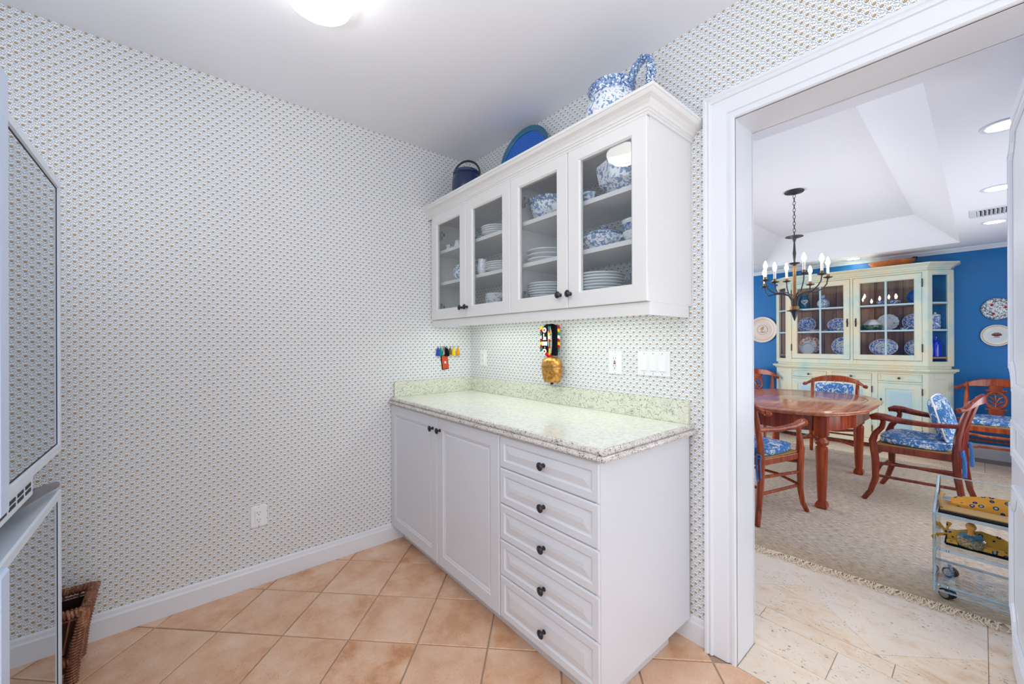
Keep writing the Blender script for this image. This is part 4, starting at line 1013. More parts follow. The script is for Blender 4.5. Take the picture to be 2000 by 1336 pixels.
# ------------------------------------------------------------------ hutch
HY, HX0, HX1, HC = 4.60, .767, 2.074, .182
hu = thing('china_hutch', 'tall distressed pale green china hutch with glass doors against the blue wall', 'hutch', (1.42, 4.78, 0))
Hm, Hb = M['hutch'], M['hback']
def foot(g):   # footprint polygon grown by g: back-left, cant, front, cant, back-right
    return [(HX0-HC-g, YW-.001),(HX0-HC-g, HY+HC-g*.4),(HX0-g*.4, HY-g),(HX1+g*.4, HY-g),(HX1+HC+g, HY+HC-g*.4),(HX1+HC+g, YW-.001)]
def hprism(g0, z0, z1, name, mat=Hm, parent=hu, bevel=0):
    q = MB(); q.prism(foot(g0), z0, z1); return q.build(name, mat, parent, bevel=bevel)
q = MB(); q.prism(foot(-.022), .085, .908); q.build('base_body', Hm, hu)
q = MB(); q.prism(foot(-.07), .001, .085); q.build('plinth', M['dark'], hu)
hprism(.012, .06, .115, 'base_molding', bevel=.01)
q = MB(); q.polyring([[(x,y,z) for x, y in foot(g)] for g, z in ((.0,.905),(.012,.912),(.02,.925),(.038,.930),(.040,.948),(.030,.954),(.0,.955))]); q.build('base_top', Hm, hu)
def front(x0, x1, z0, z1, R, name, mat=Hm, y=HY, hole=False, parent=hu, Mx=None):
    q = MB(); q.rings(R, x0, x1, z0, z1, y, hole=hole, M=Mx); return q.build(name, mat, parent)
FR = [(0,.024),(0,.002),(.002,0)]
# fixed face frame pieces of the base
for x0, x1 in ((HX0,.815),(1.186,1.240),(1.612,1.664),(2.028,HX1)): front(x0, x1, .115, .905, FR, 'stile')
front(.815, 2.028, .885, .905, FR, 'rail', y=HY+.0005)
for x0, x1 in ((.817,1.184),(1.242,1.610),(1.666,2.026)):
    q = MB(); q.rings([(0,.024),(0,.004),(.005,-.004),(.016,-.004),(.018,0)], x0, x1, .803, .883, HY-.002); d = q.build('drawer', Hm, hu)
    q = MB(); q.lathe([(.006,0),(.005,.010),(.012,.016),(.013,.022),(.006,.027),(0,.028)], n=14, M=Matrix.Translation(((x0+x1)/2,HY-.002,.843)) @ Matrix.Rotation(PI/2,4,'X')); q.build('knob', M['iron'], d, smooth=True)
    front(x0, x1, .780, .801, FR, 'rail', y=HY+.0005)
    q = MB(); q.rings([(0,.024),(0,.003),(.003,0),(.060,0),(.064,.006),(.072,.008)], x0, x1, .118, .778, HY-.003, hole=False); d = q.build('cabinet_door', Hm, hu)
    q = MB(); q.rings([(0,.004),(0,.002),(.022,-.004),(.030,-.004)], x0+.078, x1-.078, .198, .698, HY+.002); q.build('panel', M['hutchb'], d, label='pale blue inner panel')
    for zz in (.20,.66):
        q = MB(); q.tube([(x1+.004,HY-.006,zz),(x1+.004,HY-.006,zz+.075)], .0045, 8); q.build('hinge', M['iron'], d)
    q = MB(); q.rings([(0,.002),(0,0)], x0+.018, x0+.034, .52, .60, HY-.005); q.tube([(x0+.026,HY-.006,.57),(x0+.026,HY-.016,.565),(x0+.026,HY-.016,.545),(x0+.026,HY-.006,.54)], .003, 6); q.build('latch', M['iron'], d)
# upper case
UZ0, UZ1 = .955, 2.068
q = MB(); q.polyring([[(x,y,z) for x, y in foot(g)] for g, z in ((-.02,2.040),(-.015,2.066),(.0,2.072),(.006,2.085),(.018,2.094),(.045,2.108),(.050,2.112),(.050,2.124),(-.02,2.126))]); q.build('cornice', Hm, hu)
q = MB(); q.prism(foot(-.018), UZ0, .985); q.build('case_floor', Hm, hu)
q = MB(); q.box(.598, HX1-.02, YW-.03, YW-.012, .985, 2.040); bkp = q.build('back_panel', Hb, hu)
q = MB()
for k in range(1, 12): q.box(.60+k*.125, .604+k*.125, YW-.032, YW-.0301, .985, 2.040)
q.build('board_joints', M['wickd'], bkp)
for zz in (1.070, 1.372, 1.668):
    pts = [(HX0-HC+.03, YW-.031),(HX0-HC+.03, HY+HC+.005),(HX0+.02, HY+.035),(HX1-.02, HY+.035),(HX1+HC-.03, HY+HC+.005),(HX1+HC-.03, YW-.031)]
    q = MB(); q.prism(pts, zz, zz+.018); q.build('shelf', Hb if zz > 1.1 else Hb, hu)
# face frame above
for x0, x1 in ((HX0,.812),(1.418,1.442),(2.030,HX1)): front(x0, x1, .985, 2.040, FR, 'stile')
front(.812, 1.418, .985, 1.038, FR, 'rail', y=HY+.0005); front(1.442, 2.030, .985, 1.038, FR, 'rail', y=HY+.0005)
front(.812, 1.418, 2.022, 2.040, FR, 'rail', y=HY+.0005); front(1.442, 2.030, 2.022, 2.040, FR, 'rail', y=HY+.0005)
def gdoor(x0, x1, z0, z1, mull, bars, name, Mx=None, fw_=.062, y=HY-.002):
    gz0, gz1 = z0+fw_, z1-fw_
    q = MB(); q.rings([(0,.024),(0,.003),(.003,0),(fw_-.008,0),(fw_-.003,.006),(fw_,.008),(fw_,.024)], x0, x1, z0, z1, y, hole=True, M=Mx); d = q.build(name, Hm, hu)
    for mx in mull: q = MB(); q.box(mx-.009, mx+.009, y+.002, y+.020, gz0, gz1, M=Mx); q.build('muntin', M['hutchb'], d)
    for bz in bars: q = MB(); q.box(x0+fw_, x1-fw_, y+.003, y+.019, bz-.009, bz+.009, M=Mx); q.build('muntin', M['hutchb'], d)
    xs = [x0+fw_]+list(mull)+[x1-fw_]; zz = [gz0]+list(bars)+[gz1]
    for i in range(len(xs)-1):
        for j in range(len(zz)-1): q = MB(); q.box(xs[i]+.001, xs[i+1]-.001, y+.010, y+.012, zz[j]+.001, zz[j+1]-.001, M=Mx); q.build('pane', M['glass2'], d)
    return d
gdA = gdoor(.816,1.414,1.042,2.018,(1.122,),(1.384,1.682),'glass_door'); gdB = gdoor(1.446,2.028,1.042,2.018,(1.735,),(1.384,1.682),'glass_door')
for d, ex, hx in ((gdA,1.390,.812),(gdB,1.470,2.031)):
    q = MB(); q.rings([(0,.003),(0,0)], ex-.007, ex+.007, 1.44, 1.54, HY-.005); q.tube([(ex,HY-.006,1.52),(ex-.008,HY-.012,1.50),(ex+.008,HY-.012,1.48),(ex,HY-.006,1.46)], .003, 6); q.build('escutcheon', M['iron'], d)
    for zz in (1.14,1.86): q = MB(); q.tube([(hx,HY-.006,zz),(hx,HY-.006,zz+.09)], .005, 8); q.build('hinge', M['iron'], d)
# canted corners: glazed above, paneled below
cl_ = HC*math.sqrt(2)
MR = Matrix.Translation((HX1, HY, 0)) @ Matrix.Rotation(math.radians(45), 4, 'Z')
ML = Matrix.Translation((HX0-HC, HY+HC, 0)) @ Matrix.Rotation(math.radians(-45), 4, 'Z')
for Mx in (ML, MR):
    gdoor(0.0, cl_, .985, 2.040, (), (1.384,1.682), 'corner_window', Mx, .052, 0)
    q = MB(); q.rings([(0,.024),(0,.002),(.002,0),(.060,0),(.063,.005),(.068,.006)], 0, cl_, .115, .905, 0, M=Mx); q.build('corner_panel', Hm, hu)
for x in (HX0-HC, HX1+HC-.02): q = MB(); q.box(x, x+.02, HY+HC, YW-.012, .985, 1.045); q.box(x, x+.02, HY+HC, YW-.012, 1.97, 2.040); q.box(x, x+.02, HY+HC, HY+HC+.035, 1.045, 1.97); q.box(x, x+.02, YW-.045, YW-.012, 1.045, 1.97); q.build('end_frame', Hm, hu)

# things in and on the hutch
def up_plate(name, label, cat, x, y, z, r, mats, tilt=14, sy=1.0, wob=None, ry=0, rimf=.62):
    """plate standing on edge, leaning back, facing -y"""
    t = thing(name, label, cat); t.location = (x, y, z); t.rotation_euler = (math.radians(90-tilt), 0, 0)
    U = Matrix.Translation((0, r*sy, 0))
    q = MB(); q.lathe([(r*.5,-.006),(r*.55,-.004),(r*rimf,.001),(r*rimf,.004),(0,.003)], n=36, M=U, sy=sy); q.build('well', mats[1], t, smooth=True)
    q = MB(); q.lathe([(r*rimf,.0005),(r*.98,.014),(r,.017),(r*.985,.019),(r*rimf,.0042)], n=36, M=U, sy=sy, wob=wob, ring=True); q.build('rim', mats[0], t, smooth=True)
    if mats[0] == M['willow']:
        for a_, b_, z_ in ((rimf-.03, rimf+.015, .0048), (.955, 1.0, .0185)):
            q = MB(); q.lathe([(r*a_,z_-.0005),(r*b_,z_+.0005),(r*b_,z_+.0012),(r*a_,z_+.0007)], n=36, M=U, sy=sy, ring=True); q.build('glaze_band', M['white'], t)
    return t
zA, zB, zC = 1.6865, 1.3905, 1.0885
up_plate('willow_platter', 'large blue and white willow platter standing low in the middle of the right hutch door', 'platter', 1.69, 4.80, zC, .128, (M['willow'], M['china']), sy=.80)
up_plate('willow_plate', 'blue and white willow plate standing low at the right edge of the right hutch door', 'plate', 1.965, 4.80, zC, .095, (M['willow'], M['china']))
up_plate('orange_plate', 'large orange and blue rimmed plate standing low at the left of the left hutch door', 'plate', .955, 4.83, zC, .122, (M['orange_pl'], M['china_l']))
up_plate('small_plate', 'small white plate with blue edge standing before the orange rimmed plate', 'plate', .945, 4.77, zC, .078, (M['willow'], M['white']), rimf=.9)
up_plate('blue_plate', 'big deep blue and white plate standing low at the right of the left hutch door', 'plate', 1.31, 4.80, zC, .115, (M['willow'], M['china']))
up_plate('willow_plate', 'round willow plate standing at the left of the middle shelf, left hutch door', 'plate', .935, 4.80, zB, .098, (M['willow'], M['willow']))
up_plate('oval_platter', 'oval willow platter standing at the right of the middle shelf, left hutch door', 'platter', 1.26, 4.82, zB, .112, (M['willow'], M['willow']), sy=.76)
lathe_thing('long_dish', 'white dish lying at the front of the middle shelf, left hutch door', 'dish', BOWL(.065,.026), M['china_l'], loc=(1.03,4.72,zB), sy=.6)
lathe_thing('flat_dish', 'flat blue dish lying right of the white dish, left hutch door', 'dish', BOWL(.07,.02), M['willow'], loc=(1.175,4.71,zB), sy=.6)
lathe_thing('tureen_stand', 'low blue dish at the far right of the middle shelf, left hutch door', 'dish', BOWL(.055,.03), M['willow'], loc=(1.31,4.71,zB), sy=.6)
# round vase
vz = thing('round_vase', 'round blue and white vase with short neck on the top shelf, left hutch door', 'vase', (1.122,4.76,zA)); WO[vz.name] = Vector((0,0,0))
q = MB(); q.lathe([(.032,0),(.036,.004),(.060,.03),(.068,.065),(.060,.10),(.034,.122)], n=24); q.build('body', M['china'], vz, smooth=True)
q = MB(); q.lathe([(.034,.1215),(.024,.130),(.022,.165),(.030,.178),(.026,.178),(.018,.165),(0,.13)], n=20); q.build('neck', M['china_d'], vz, smooth=True)
# heart jug
hj = thing('heart_jug', 'teal jug with a white heart relief on the top shelf, left hutch door', 'jug', (.905,4.77,zA)); WO[hj.name] = Vector((0,0,0))
q = MB(); q.lathe([(.05,0),(.056,.004),(.07,.05),(.066,.12),(.052,.17),(.055,.20),(.05,.20),(.045,.16),(0,.05)], n=24); q.build('body', M['teal'], hj, smooth=True)
hp = [(.030*16*math.sin(a)**3/16*1.15, (13*math.cos(a)-5*math.cos(2*a)-2*math.cos(3*a)-math.cos(4*a))/16*.032) for a in [2*PI*i/24 for i in range(24)]]
q = MB(); q.tube([(x+.03, -.076, z+.10) for x, z in hp], .0045, 6, closed=True); q.tube([(x*.55+.03, -.076, z*.55+.10) for x, z in hp], .003, 6, closed=True); q.build('heart', M['candle'], hj, smooth=True)
# wooden board and ring
lathe_thing('wooden_tray', 'round wooden tray lying on the top shelf, left hutch door', 'tray', [(.06,0),(.075,.004),(.085,.014),(.08,.016),(.07,.008),(0,.006)], M['copper'], loc=(1.255,4.745,zA), sy=.7)
q = MB(); q.tube([(.020*math.cos(a), 0, .024+.020*math.sin(a)) for a in [2*PI*i/16 for i in range(16)]], .006, 8, closed=True); o = tag(q.build('napkin_ring', M['greenl'], smooth=True), 'small dark ring standing behind the wooden tray in the hutch', 'ring'); o.location = (1.292,4.845,zA-.002)
# cups and saucers top right
def cup(label, loc, rz):
    t = thing('tea_cup', label, 'cup', loc, group='cups on the hutch top shelf'); t.rotation_euler = (0,0,rz); WO[t.name] = Vector((0,0,0))
    q = MB(); q.lathe([(.018,0.010),(.022,.014),(.036,.03),(.040,.052),(.037,.052),(.03,.028),(0,.018)], n=20); q.build('bowl', M['willow'], t, smooth=True)
    q = MB(); q.tube([(.037,0,.046),(.055,0,.044),(.055,0,.026),(.033,0,.024)], .0035, 6); q.build('handle', M['willow'], t, smooth=True)
    q = MB(); q.lathe([(.025,0),(.028,.002),(.052,.008),(.050,.010),(.025,.005),(0,.005)], n=20); q.build('saucer', M['willow'], t, smooth=True)
cup('left blue and white cup and saucer on the top shelf, right hutch door', (1.672,4.74,zA), .2)
cup('right blue and white cup and saucer on the top shelf, right hutch door', (1.79,4.74,zA), -.3)
up_plate('blue_glass_plate', 'plain blue plate standing at the right of the top shelf, right hutch door', 'plate', 1.975, 4.80, zA, .085, (M['ringg'], M['ringg']))
# cabbage tureen
ct = thing('cabbage_tureen', 'green leaf tureen with white lid on the middle shelf, right hutch door', 'tureen', (1.605,4.74,zB)); WO[ct.name] = Vector((0,0,0))
q = MB(); q.lathe([(.055,0),(.065,.004),(.085,.03),(.088,.062),(.080,.068),(0,.068)], n=28, sy=.75, wob=lambda a, i: 1+.05*math.sin(7*a)); q.build('body', M['greenl'], ct, smooth=True)
q = MB(); q.lathe([(.086,.0685),(.078,.085),(.060,.105),(.038,.128),(.018,.136),(0,.138)], n=28, sy=.75, wob=lambda a, i: 1+.07*math.sin(6*a)); q.build('lid', M['white'], ct, smooth=True)
up_plate('shell_platter', 'white scalloped shell platter standing behind the green tureen', 'platter', 1.725, 4.835, zB, .100, (M['china_l'], M['white']), wob=lambda a, i: 1+.035*math.sin(14*a), rimf=.5)
up_plate('willow_plate', 'scalloped willow plate standing at the right of the middle shelf, right hutch door', 'plate', 1.945, 4.83, zB, .095, (M['willow'], M['willow']))
lathe_thing('butter_dish', 'low blue and white dish before the scalloped willow plate', 'dish', [(.035,0),(.04,.003),(.045,.03),(.04,.032),(0,.03)], M['willow'], loc=(1.888,4.73,zB), sy=.6)
lathe_thing('sugar_bowl', 'dark green patterned bowl at the left edge of the middle shelf, right hutch door', 'bowl', BOWL(.04,.075), M['greenl'], loc=(1.485,4.78,zB))
# corner pieces
gj = thing('ginger_jar', 'blue and white lidded jar in the right corner window of the hutch', 'jar', (2.118,4.79,zB)); WO[gj.name] = Vector((0,0,0))
q = MB(); q.lathe([(.036,0),(.04,.004),(.043,.03),(.043,.14),(.038,.152),(0,.152)], n=24); q.build('body', M['willow'], gj, smooth=True)
q = MB(); q.lathe([(.042,.153),(.042,.163),(.02,.175),(.008,.18),(.011,.19),(0,.198)], n=20); q.build('lid', M['china_l'], gj, smooth=True)
bt = thing('cobalt_bottle', 'cobalt blue glass bottle in the lower right corner window of the hutch', 'bottle', (2.122,4.79,zC)); WO[bt.name] = Vector((0,0,0))
q = MB(); q.lathe([(.046,0),(.050,.005),(.050,.13),(.040,.165),(.018,.185),(.014,.21)], n=24); q.build('body', M['cobalt'], bt, smooth=True)
q = MB(); q.lathe([(.014,.2095),(.019,.213),(.019,.222),(.012,.224),(0,.224)], n=16); q.build('lip', M['cobalt'], bt, smooth=True)
cbw = thing('copper_bowl', 'wide shallow terracotta coloured bowl with a loop handle on top of the hutch', 'bowl', (1.765,4.78,2.1262)); WO[cbw.name] = Vector((0,0,0))
q = MB(); q.lathe([(.13,0),(.15,.004),(.20,.065),(.207,.078),(.20,.08),(.145,.012),(0,.01)], n=32, sy=.62); q.build('body', M['copper'], cbw, smooth=True)
q = MB(); q.tube([(.165,-.05,.072),(.19,-.05,.094),(.215,-.01,.095),(.205,.02,.072)], .007, 8); q.build('handle', M['iron'], cbw, smooth=True)

# ------------------------------------------------------------------ wall plates
def wall_plate(name, label, x, z, r, rimm, wellm, extra=None):
    t = thing(name, label, 'plate', (x, YW, z), group='plates hung on the blue wall'); WO[t.name] = Vector((0,0,0))
    U = Matrix.Translation((0,-.004,0)) @ Matrix.Rotation(PI/2, 4, 'X')
    q = MB(); q.lathe([(r*.55,0),(r*.62,.004),(r*.66,.006),(r*.64,.009),(0,.008)], n=40, M=U); q.build('well', wellm, t, smooth=True)
    q = MB(); q.lathe([(r*.66,.0055),(r*.98,.018),(r,.021),(r*.985,.024),(r*.92,.021),(r*.70,.011),(r*.645,.0092)], n=40, M=U, ring=True); q.build('rim', rimm, t, smooth=True)
    if extra: extra(t, U, r)
    return t
M['cream'] = newmat('cream_glaze', S((226,206,190)), .25)
M['ochre'] = newmat('ochre_line', S((200,150,50)), .25)
def deco_bird(t, U, r):
    q = MB(); q.lathe([(r*.36,.0088),(r*.36,.0105),(r*.345,.0105),(r*.345,.0088)], n=36, M=U, ring=True); q.lathe([(r*.80,.0145),(r*.81,.0165),(r*.80,.0165),(r*.79,.0145)], n=36, M=U, ring=True); q.build('ring_line', M['fn'], t)
    q = MB(); q.lathe([(0,.0),(.016,.003),(.014,.010),(0,.012)], n=12, M=Matrix.Translation((-.005,-.014,.012)) @ Matrix.Rotation(PI/2,4,'X')); q.build('painted_bird', M['fo'], t)
    q = MB(); q.tube([(-.03,-.0145,.005),(-.012,-.0145,.028),(.012,-.0145,.045),(.016,-.0145,.03)], .003, 5); q.tube([(-.01,-.0145,0),(-.012,-.0145,-.03),(.03,-.0145,-.035)], .003, 5); q.tube([(-.028,-.0145,-.032),(0,-.0145,-.038),(.036,-.0145,-.03)], .004, 5); q.build('painted_sprig', M['greenl'], t)
def deco_red(t, U, r):
    q = MB()
    for a in range(16):
        w = 2*PI*a/16; q.lathe([(.007,0),(.007,.002),(0,.002)], n=8, M=Matrix.Translation((r*.83*math.cos(w),-.0225,r*.83*math.sin(w))) @ Matrix.Rotation(PI/2,4,'X'))
    q.build('rim_dots', M['fw'], t, kind='stuff')
    for a in (2.3, .25, 4.2):
        q = MB(); q.lathe([(.011,0),(.012,.002),(0,.004)], n=10, M=Matrix.Translation((r*.5*math.cos(a),-.0125,r*.5*math.sin(a))) @ Matrix.Rotation(PI/2,4,'X')); q.build('painted_flower', M['fr'], t)
def deco_basket(t, U, r):
    q = MB(); q.lathe([(r*.90,.0205),(r*.90,.0235),(r*.86,.0225),(r*.86,.0195)], n=36, M=U, ring=True); q.build('rim_line', M['ochre'], t)
    q = MB(); q.tube([(-.022,-.0135,-.018),(.020,-.0135,-.018)], .003, 5); q.tube([(-.026,-.0135,.0),(0,-.0135,-.010),(.024,-.0135,.0)], .003, 5)
    for k in range(9): a = PI*k/8; q.tube([(0,-.0135,-.004),(.035*math.cos(a),-.0135,.004+.026*math.sin(a))], [.0015,.0045], 5)
    q.build('painted_basket', M['dark'], t)
wall_plate('wall_plate', 'large cream plate with a painted bird on the blue wall left of the hutch', .365, 1.438, .190, M['cream'], M['cream'], deco_bird)
wall_plate('wall_plate', 'black and white plate with red flowers, upper one on the wall right of the hutch', 2.560, 1.600, .113, m_china('black_floral', .47, 60, (30,34,44)), m_china('green_floral', .52, 55, (60,90,70)), deco_red)
wall_plate('wall_plate', 'white plate with ochre rim and flower basket, lower one right of the hutch', 2.555, 1.320, .113, newmat('white_glaze_warm', S((232,232,220)), .2), newmat('white_glaze_grey', S((216,222,220)), .2), deco_basket)

# ------------------------------------------------------------------ chandelier
CX, CY = 1.388, 2.498
ch = thing('chandelier', 'black iron chandelier with candle bulbs over the dining table', 'chandelier', (CX, CY, H))
q = MB(); q.lathe([(0,0),(.072,0),(.075,-.006),(.070,-.012),(.03,-.020),(.012,-.030),(0,-.032)], c=(CX,CY,H-.001), n=32); q.build('canopy', M['iron'], ch, smooth=True)
zz = H-.030; k = 0
while zz > 2.215:
    q = MB(); a = (0 if k % 2 == 0 else PI/2); c = zz-.0165
    q.tube([(CX+.009*math.cos(w)*math.cos(a), CY+.009*math.cos(w)*math.sin(a), c+.0185*math.sin(w)) for w in [2*PI*i/12 for i in range(12)]], .0024, 6, closed=True); q.build('chain_link', M['iron'], ch, smooth=True); zz -= .030; k += 1
q = MB(); q.lathe([(0,.012),(.01,.010),(.066,.002),(.068,-.002),(.05,-.008),(.02,-.014),(.012,-.03),(.006,-.05),(.010,-.12),(.013,-.15),(.006,-.222),(.012,-.228),(.040,-.232),(.042,-.238),(.02,-.246),(.014,-.26)], c=(CX,CY,2.190), n=24); q.build('stem', M['iron'], ch, smooth=True)
q = MB(); q.lathe([(.012,1.93),(.013,1.80),(.013,1.58),(.034,1.575),(.036,1.545)], c=(CX,CY,0), n=16); q.build('column', M['brass'], ch, smooth=True)
q = MB(); q.lathe([(.036,1.545),(.060,1.540),(.060,1.534),(.034,1.530),(.026,1.515),(.012,1.475),(.003,1.447),(0,1.445)], c=(CX,CY,0), n=6); q.build('finial', M['iron'], ch)
az = yw-math.radians(35.4); vf = Vector((-math.sin(az), math.cos(az))); vr = Vector((math.cos(az), math.sin(az)))
for deg, zc_ in ((-66,1.812),(-103,1.772),(-37,1.778),(-165,1.828),(16,1.830),(150,1.780),(53,1.822),(92,1.810)):
    a = math.radians(deg); d = vr*math.sin(a) - vf*math.cos(a); R_c = .232
    P = lambda r, z: (CX+d.x*r, CY+d.y*r, z)
    q = MB(); q.tube([P(.020,1.575), P(.024,1.63), P(.045,1.672), P(.09,1.692), P(.155,1.694), P(.20,zc_-.090), P(.224,zc_-.055), P(R_c,zc_-.005)], .0052, 8); am = q.build('arm', M['iron'], ch, smooth=True)
    q = MB(); q.lathe([(.006,-.010),(.030,-.003),(.034,.004),(.031,.004),(.012,.0),(0,.0)], c=P(R_c,zc_), n=20); q.build('drip_pan', M['iron'], am, smooth=True)
    q = MB(); q.lathe([(.0125,.001),(.0135,.003),(.0125,.028),(0,.028)], c=P(R_c,zc_), n=14); q.build('socket', M['brass'], am, smooth=True)
    q = MB(); q.lathe([(.0105,.0285),(.0105,.095),(0,.095)], c=P(R_c,zc_), n=14); q.build('candle_sleeve', M['candle'], am, smooth=True)
    q = MB(); q.lathe([(.007,.096),(.010,.104),(.0165,.122),(.0165,.132),(.010,.155),(.004,.170),(0,.174)], c=P(R_c,zc_), n=14); q.build('bulb', M['bulb'], am, smooth=True)

# ------------------------------------------------------------------ downlights and vent
for i, (x, y, w) in enumerate(((2.53,1.325,'nearest'),(2.53,2.53,'middle'),(2.53,3.706,'farthest'),(1.426,4.745,'hutch'))):
    lab = 'round recessed ceiling light above the hutch front' if w == 'hutch' else w + ' of the three recessed ceiling lights along the dining ceiling edge'
    t = thing('recessed_light', lab, 'ceiling light', (x, y, HD), group='recessed ceiling lights')
    q = MB(); q.lathe([(.056,.0),(.078,.0),(.080,-.003),(.074,-.006),(.060,-.004)], c=(x,y,HD-.0005), n=32, ring=True); q.build('trim_ring', M['trim'], t, smooth=True)
    q = MB(); q.lathe([(.057,-.0035),(0,-.0035)], c=(x,y,HD), n=32); q.build('lens', M['can'], t)
vt = thing('ceiling_vent', 'white louvered air vent in the dining ceiling between the recessed lights', 'vent', (2.6, 3.2, HD))
vx0, vx1, vy0, vy1 = 2.395, 2.86, 3.10, 3.38
q = MB(); q.box(vx0, vx1, vy0, vy0+.03, HD-.008, HD-.0005); q.box(vx0, vx1, vy1-.03, vy1, HD-.008, HD-.0005); q.box(vx0, vx0+.035, vy0+.03, vy1-.03, HD-.008, HD-.0005); q.box(vx1-.035, vx1, vy0+.03, vy1-.03, HD-.008, HD-.0005); q.build('frame', M['trim'], vt)
q = MB(); q.box(vx0+.035, vx1-.035, vy0+.03, vy1-.03, HD-.003, HD-.001); q.build('duct', M['black'], vt)
for k in range(18):
    x = vx0+.045+k*.0215; q = MB(); q.box(-.009, .009, vy0+.03, vy1-.03, -.0012, .0012, M=Matrix.Translation((x,0,HD-.010)) @ Matrix.Rotation(.7,4,'Y')); q.build('louver', M['trim'], vt)

# ------------------------------------------------------------------ acrylic bar cart and its contents
ca = thing('bar_cart', 'clear acrylic rolling bar cart beside the open white door', 'cart', (2.55, 1.34, .01))
AX0, AX1, AY0, AY1 = 2.297, 2.86, 1.165, 1.50
for z, nm in ((.070,'lower_shelf'),(.245,'middle_shelf'),(.415,'top_shelf')):
    q = MB(); q.box(AX0+.004, AX1-.004, AY0+.004, AY1-.004, z, z+.010); s_ = q.build(nm, M['acryl'], ca)
    q = MB(); q.box(AX0, AX1, AY0, AY0+.004, z-.002, z+.012); q.box(AX0, AX1, AY1-.004, AY1, z-.002, z+.012); q.box(AX0, AX0+.004, AY0, AY1, z-.002, z+.012); q.build('polished_edge', M['acryl_e'], s_)
for x in (AX0, AX1-.012):
    q = MB(); out = [(AY0,.045),(AY1,.045),(AY1+.0,.52),(AY1-.015,.535),(AY1-.04,.535),(AY1-.10,.50),(AY0+.02,.44),(AY0,.425)]
    q.polyring([[(x,y,z) for y, z in out], [(x+.012,y,z) for y, z in out]]); s_ = q.build('end_panel', M['acryl'], ca)
    q = MB(); q.tube([(x+.006,y,z) for y, z in out], .0042, 6, closed=True); q.build('polished_edge', M['acryl_e'], s_)
q = MB(); q.box(AX0+.012, AX1-.012, AY1-.010, AY1, .425, .532); s_ = q.build('back_panel', M['acryl'], ca)
q = MB(); q.box(AX0+.012, AX1-.012, AY1-.010, AY1, .532, .536); q.build('polished_edge', M['acryl_e'], s_)
q = MB(); q.box(AX0+.012, AX1-.012, AY0, AY0+.008, .046, .052); q.box(AX0+.012, AX1-.012, AY0, AY0+.008, .070, .074); q.build('front_rail', M['acryl_e'], ca)
for z in (.075,.25):
    for x in (AX0+.02, AX0+.05):
        q = MB(); q.lathe([(.006,0),(.006,.002),(.003,.004),(0,.004)], n=10, M=Matrix.Translation((x,AY0-.001,z)) @ Matrix.Rotation(PI/2,4,'X')); q.build('screw', M['chrome'], ca)
for x, y in ((AX0+.045,AY0+.03),(AX1-.045,AY0+.03),(AX0+.045,AY1-.03),(AX1-.045,AY1-.03)):
    q = MB(); Rw = Matrix.Translation((x+.012,y+.016,.0345)) @ Matrix.Rotation(math.radians(-32),4,'Z') @ Matrix.Rotation(PI/2,4,'X')
    q.lathe([(.016,-.002),(.0245,-.002),(.0245,.012),(.016,.012)], n=24, M=Rw); q.lathe([(.0245,.022),(.0245,.036),(.016,.036),(.016,.022)], n=24, M=Rw); w_ = q.build('caster', M['black'], ca, smooth=True)
    q = MB(); q.lathe([(0,-.003),(.019,-.003),(.0205,.034),(.017,.040),(0,.041)], n=24, M=Rw); q.tube([(x,y,.045),(x,y,.071)], .008, 10); q.build('caster_hub', M['chrome'], w_, smooth=True)
# folded Provencal tray liners and the butter stamp
M['prov'] = m_provence('yellow_provencal_print', (214,150,60), 30); M['prov2'] = m_provence('gold_provencal_print', (226,176,70), 34)
tr1 = thing('woven_tray', 'yellow printed cloth lined tray on the top of the acrylic cart', 'tray', (2.55,1.33,.4255)); WO[tr1.name] = Vector((0,0,0))
def hump(x0, x1, y0, y1, z, h, mat, name, par):
    q = MB(); n = 14; L = []
    for i in range(n+1):
        x = lerp(x0, x1, i/n); k = math.sin(PI*min(1,max(0,(i+.4)/(n+.8))))**.5
        L.append([(x, y0, z), (x, y0+.004, z+.012), (x, lerp(y0,y1,.35)+.006*math.sin(i), z+h*.55*k), (x, lerp(y0,y1,.75), z+h*k+.003*math.sin(i*2)), (x, y1, z+h*.8*k), (x, y1+.008, z)])
    q.polyring(L); return q.build(name, mat, par, smooth=True)
q = MB(); q.box(-.235, .235, -.150, .05, 0, .006); q.build('mat_base', M['fk'], tr1)
q = MB(); q.box(-.230, .230, -.120, .05, .0062, .012); q.build('woven_mat', M['rush'], tr1)
hump(-.20, .235, -.02, .075, .0122, .062, M['prov'], 'printed_cloth', tr1)
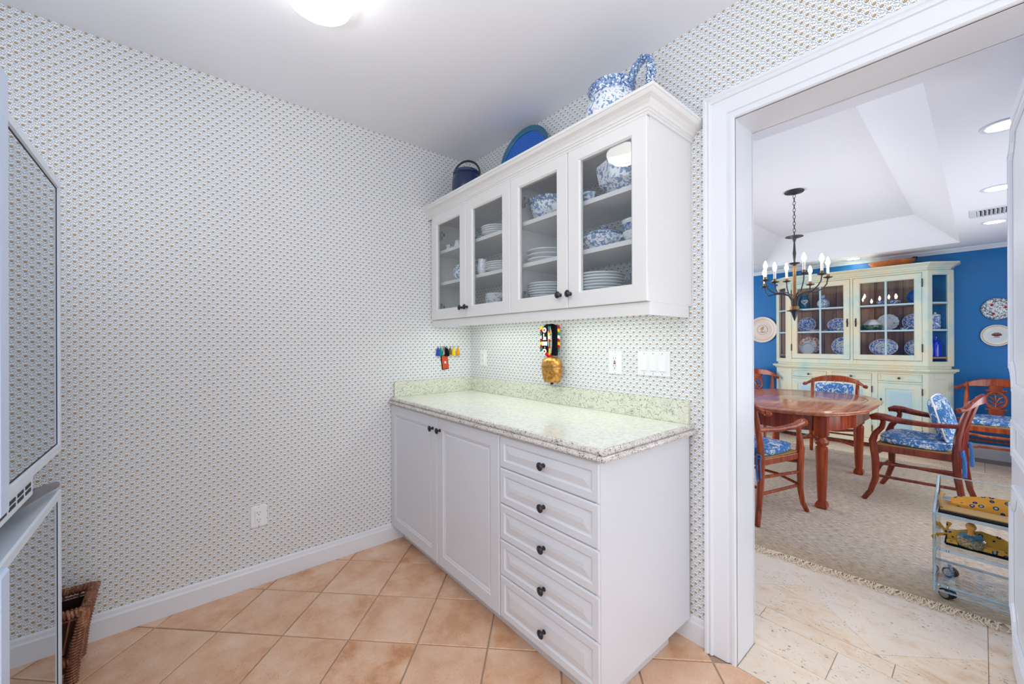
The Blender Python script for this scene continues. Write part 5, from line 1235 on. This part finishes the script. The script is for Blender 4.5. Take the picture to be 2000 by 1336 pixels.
q = MB(); q.tube([(-.225,-.10,.012),(-.232,-.06,.045),(-.228,.0,.060),(-.222,.06,.040)], [.010,.014,.014,.008], 8, sq=.5); q.build('rolled_end', M['rush'], tr1, smooth=True)
tr2 = thing('boat_tray', 'yellow printed cloth bread tray with tied ends on the middle shelf of the cart', 'tray', (2.445,1.31,.2556)); WO[tr2.name] = Vector((0,0,0))
q = MB(); q.polyring([[(-.105,-.07,0),(.12,-.07,0),(.135,.06,0),(-.105,.06,0)], [(-.112,-.08,.012),(.13,-.08,.012),(.14,.065,.012),(-.112,.065,.012)]]); q.build('base', M['fk'], tr2)
hump(-.105, .125, .0, .06, .0125, .055, M['prov2'], 'cloth_back', tr2); hump(-.105, .120, -.07, -.02, .0125, .014, M['prov2'], 'cloth_front', tr2)
for s, x in ((-1,-.108),(1,.128)):
    q = MB()
    q.tube([(x,.02,.03),(x+s*.012,.01,.055),(x+s*.03,.0,.075)], [.008,.006,.014], 6, sq=.4); q.tube([(x,.0,.03),(x+s*.025,-.03,.03),(x+s*.045,-.05,.012)], [.008,.008,.014], 6, sq=.4); q.tube([(x,.03,.03),(x-s*.004,.03,.06),(x-s*.01,.02,.085)], [.006,.006,.012], 6, sq=.4)
    q.build('bow', M['prov2'], tr2, smooth=True)
M['bstamp'] = m_china('carved_pottery', .47, 70, (60,70,70), base=(206,160,80))
bs = thing('butter_stamp', 'patterned round pot with a turned wooden knob lid on the boat tray', 'pot', (2.42,1.268,.2702)); WO[bs.name] = Vector((0,0,0))
q = MB(); q.lathe([(.045,0),(.048,.004),(.048,.035),(.040,.042),(0,.042)], n=28, wob=lambda a, i: 1+.02*math.sin(14*a)); q.build('pot', M['bstamp'], bs, smooth=True)
q = MB(); q.lathe([(.041,.0422),(.039,.050),(.018,.054),(0,.054)], n=28); q.build('lid', M['teal'], bs, smooth=True)
M['knobw'] = newmat('turned_boxwood', S((232,166,76)), .35)
q = MB(); q.lathe([(.013,.054),(.009,.064),(.010,.074),(.018,.088),(.019,.098),(.012,.108),(0,.110)], n=20); q.build('knob', M['knobw'], bs, smooth=True)
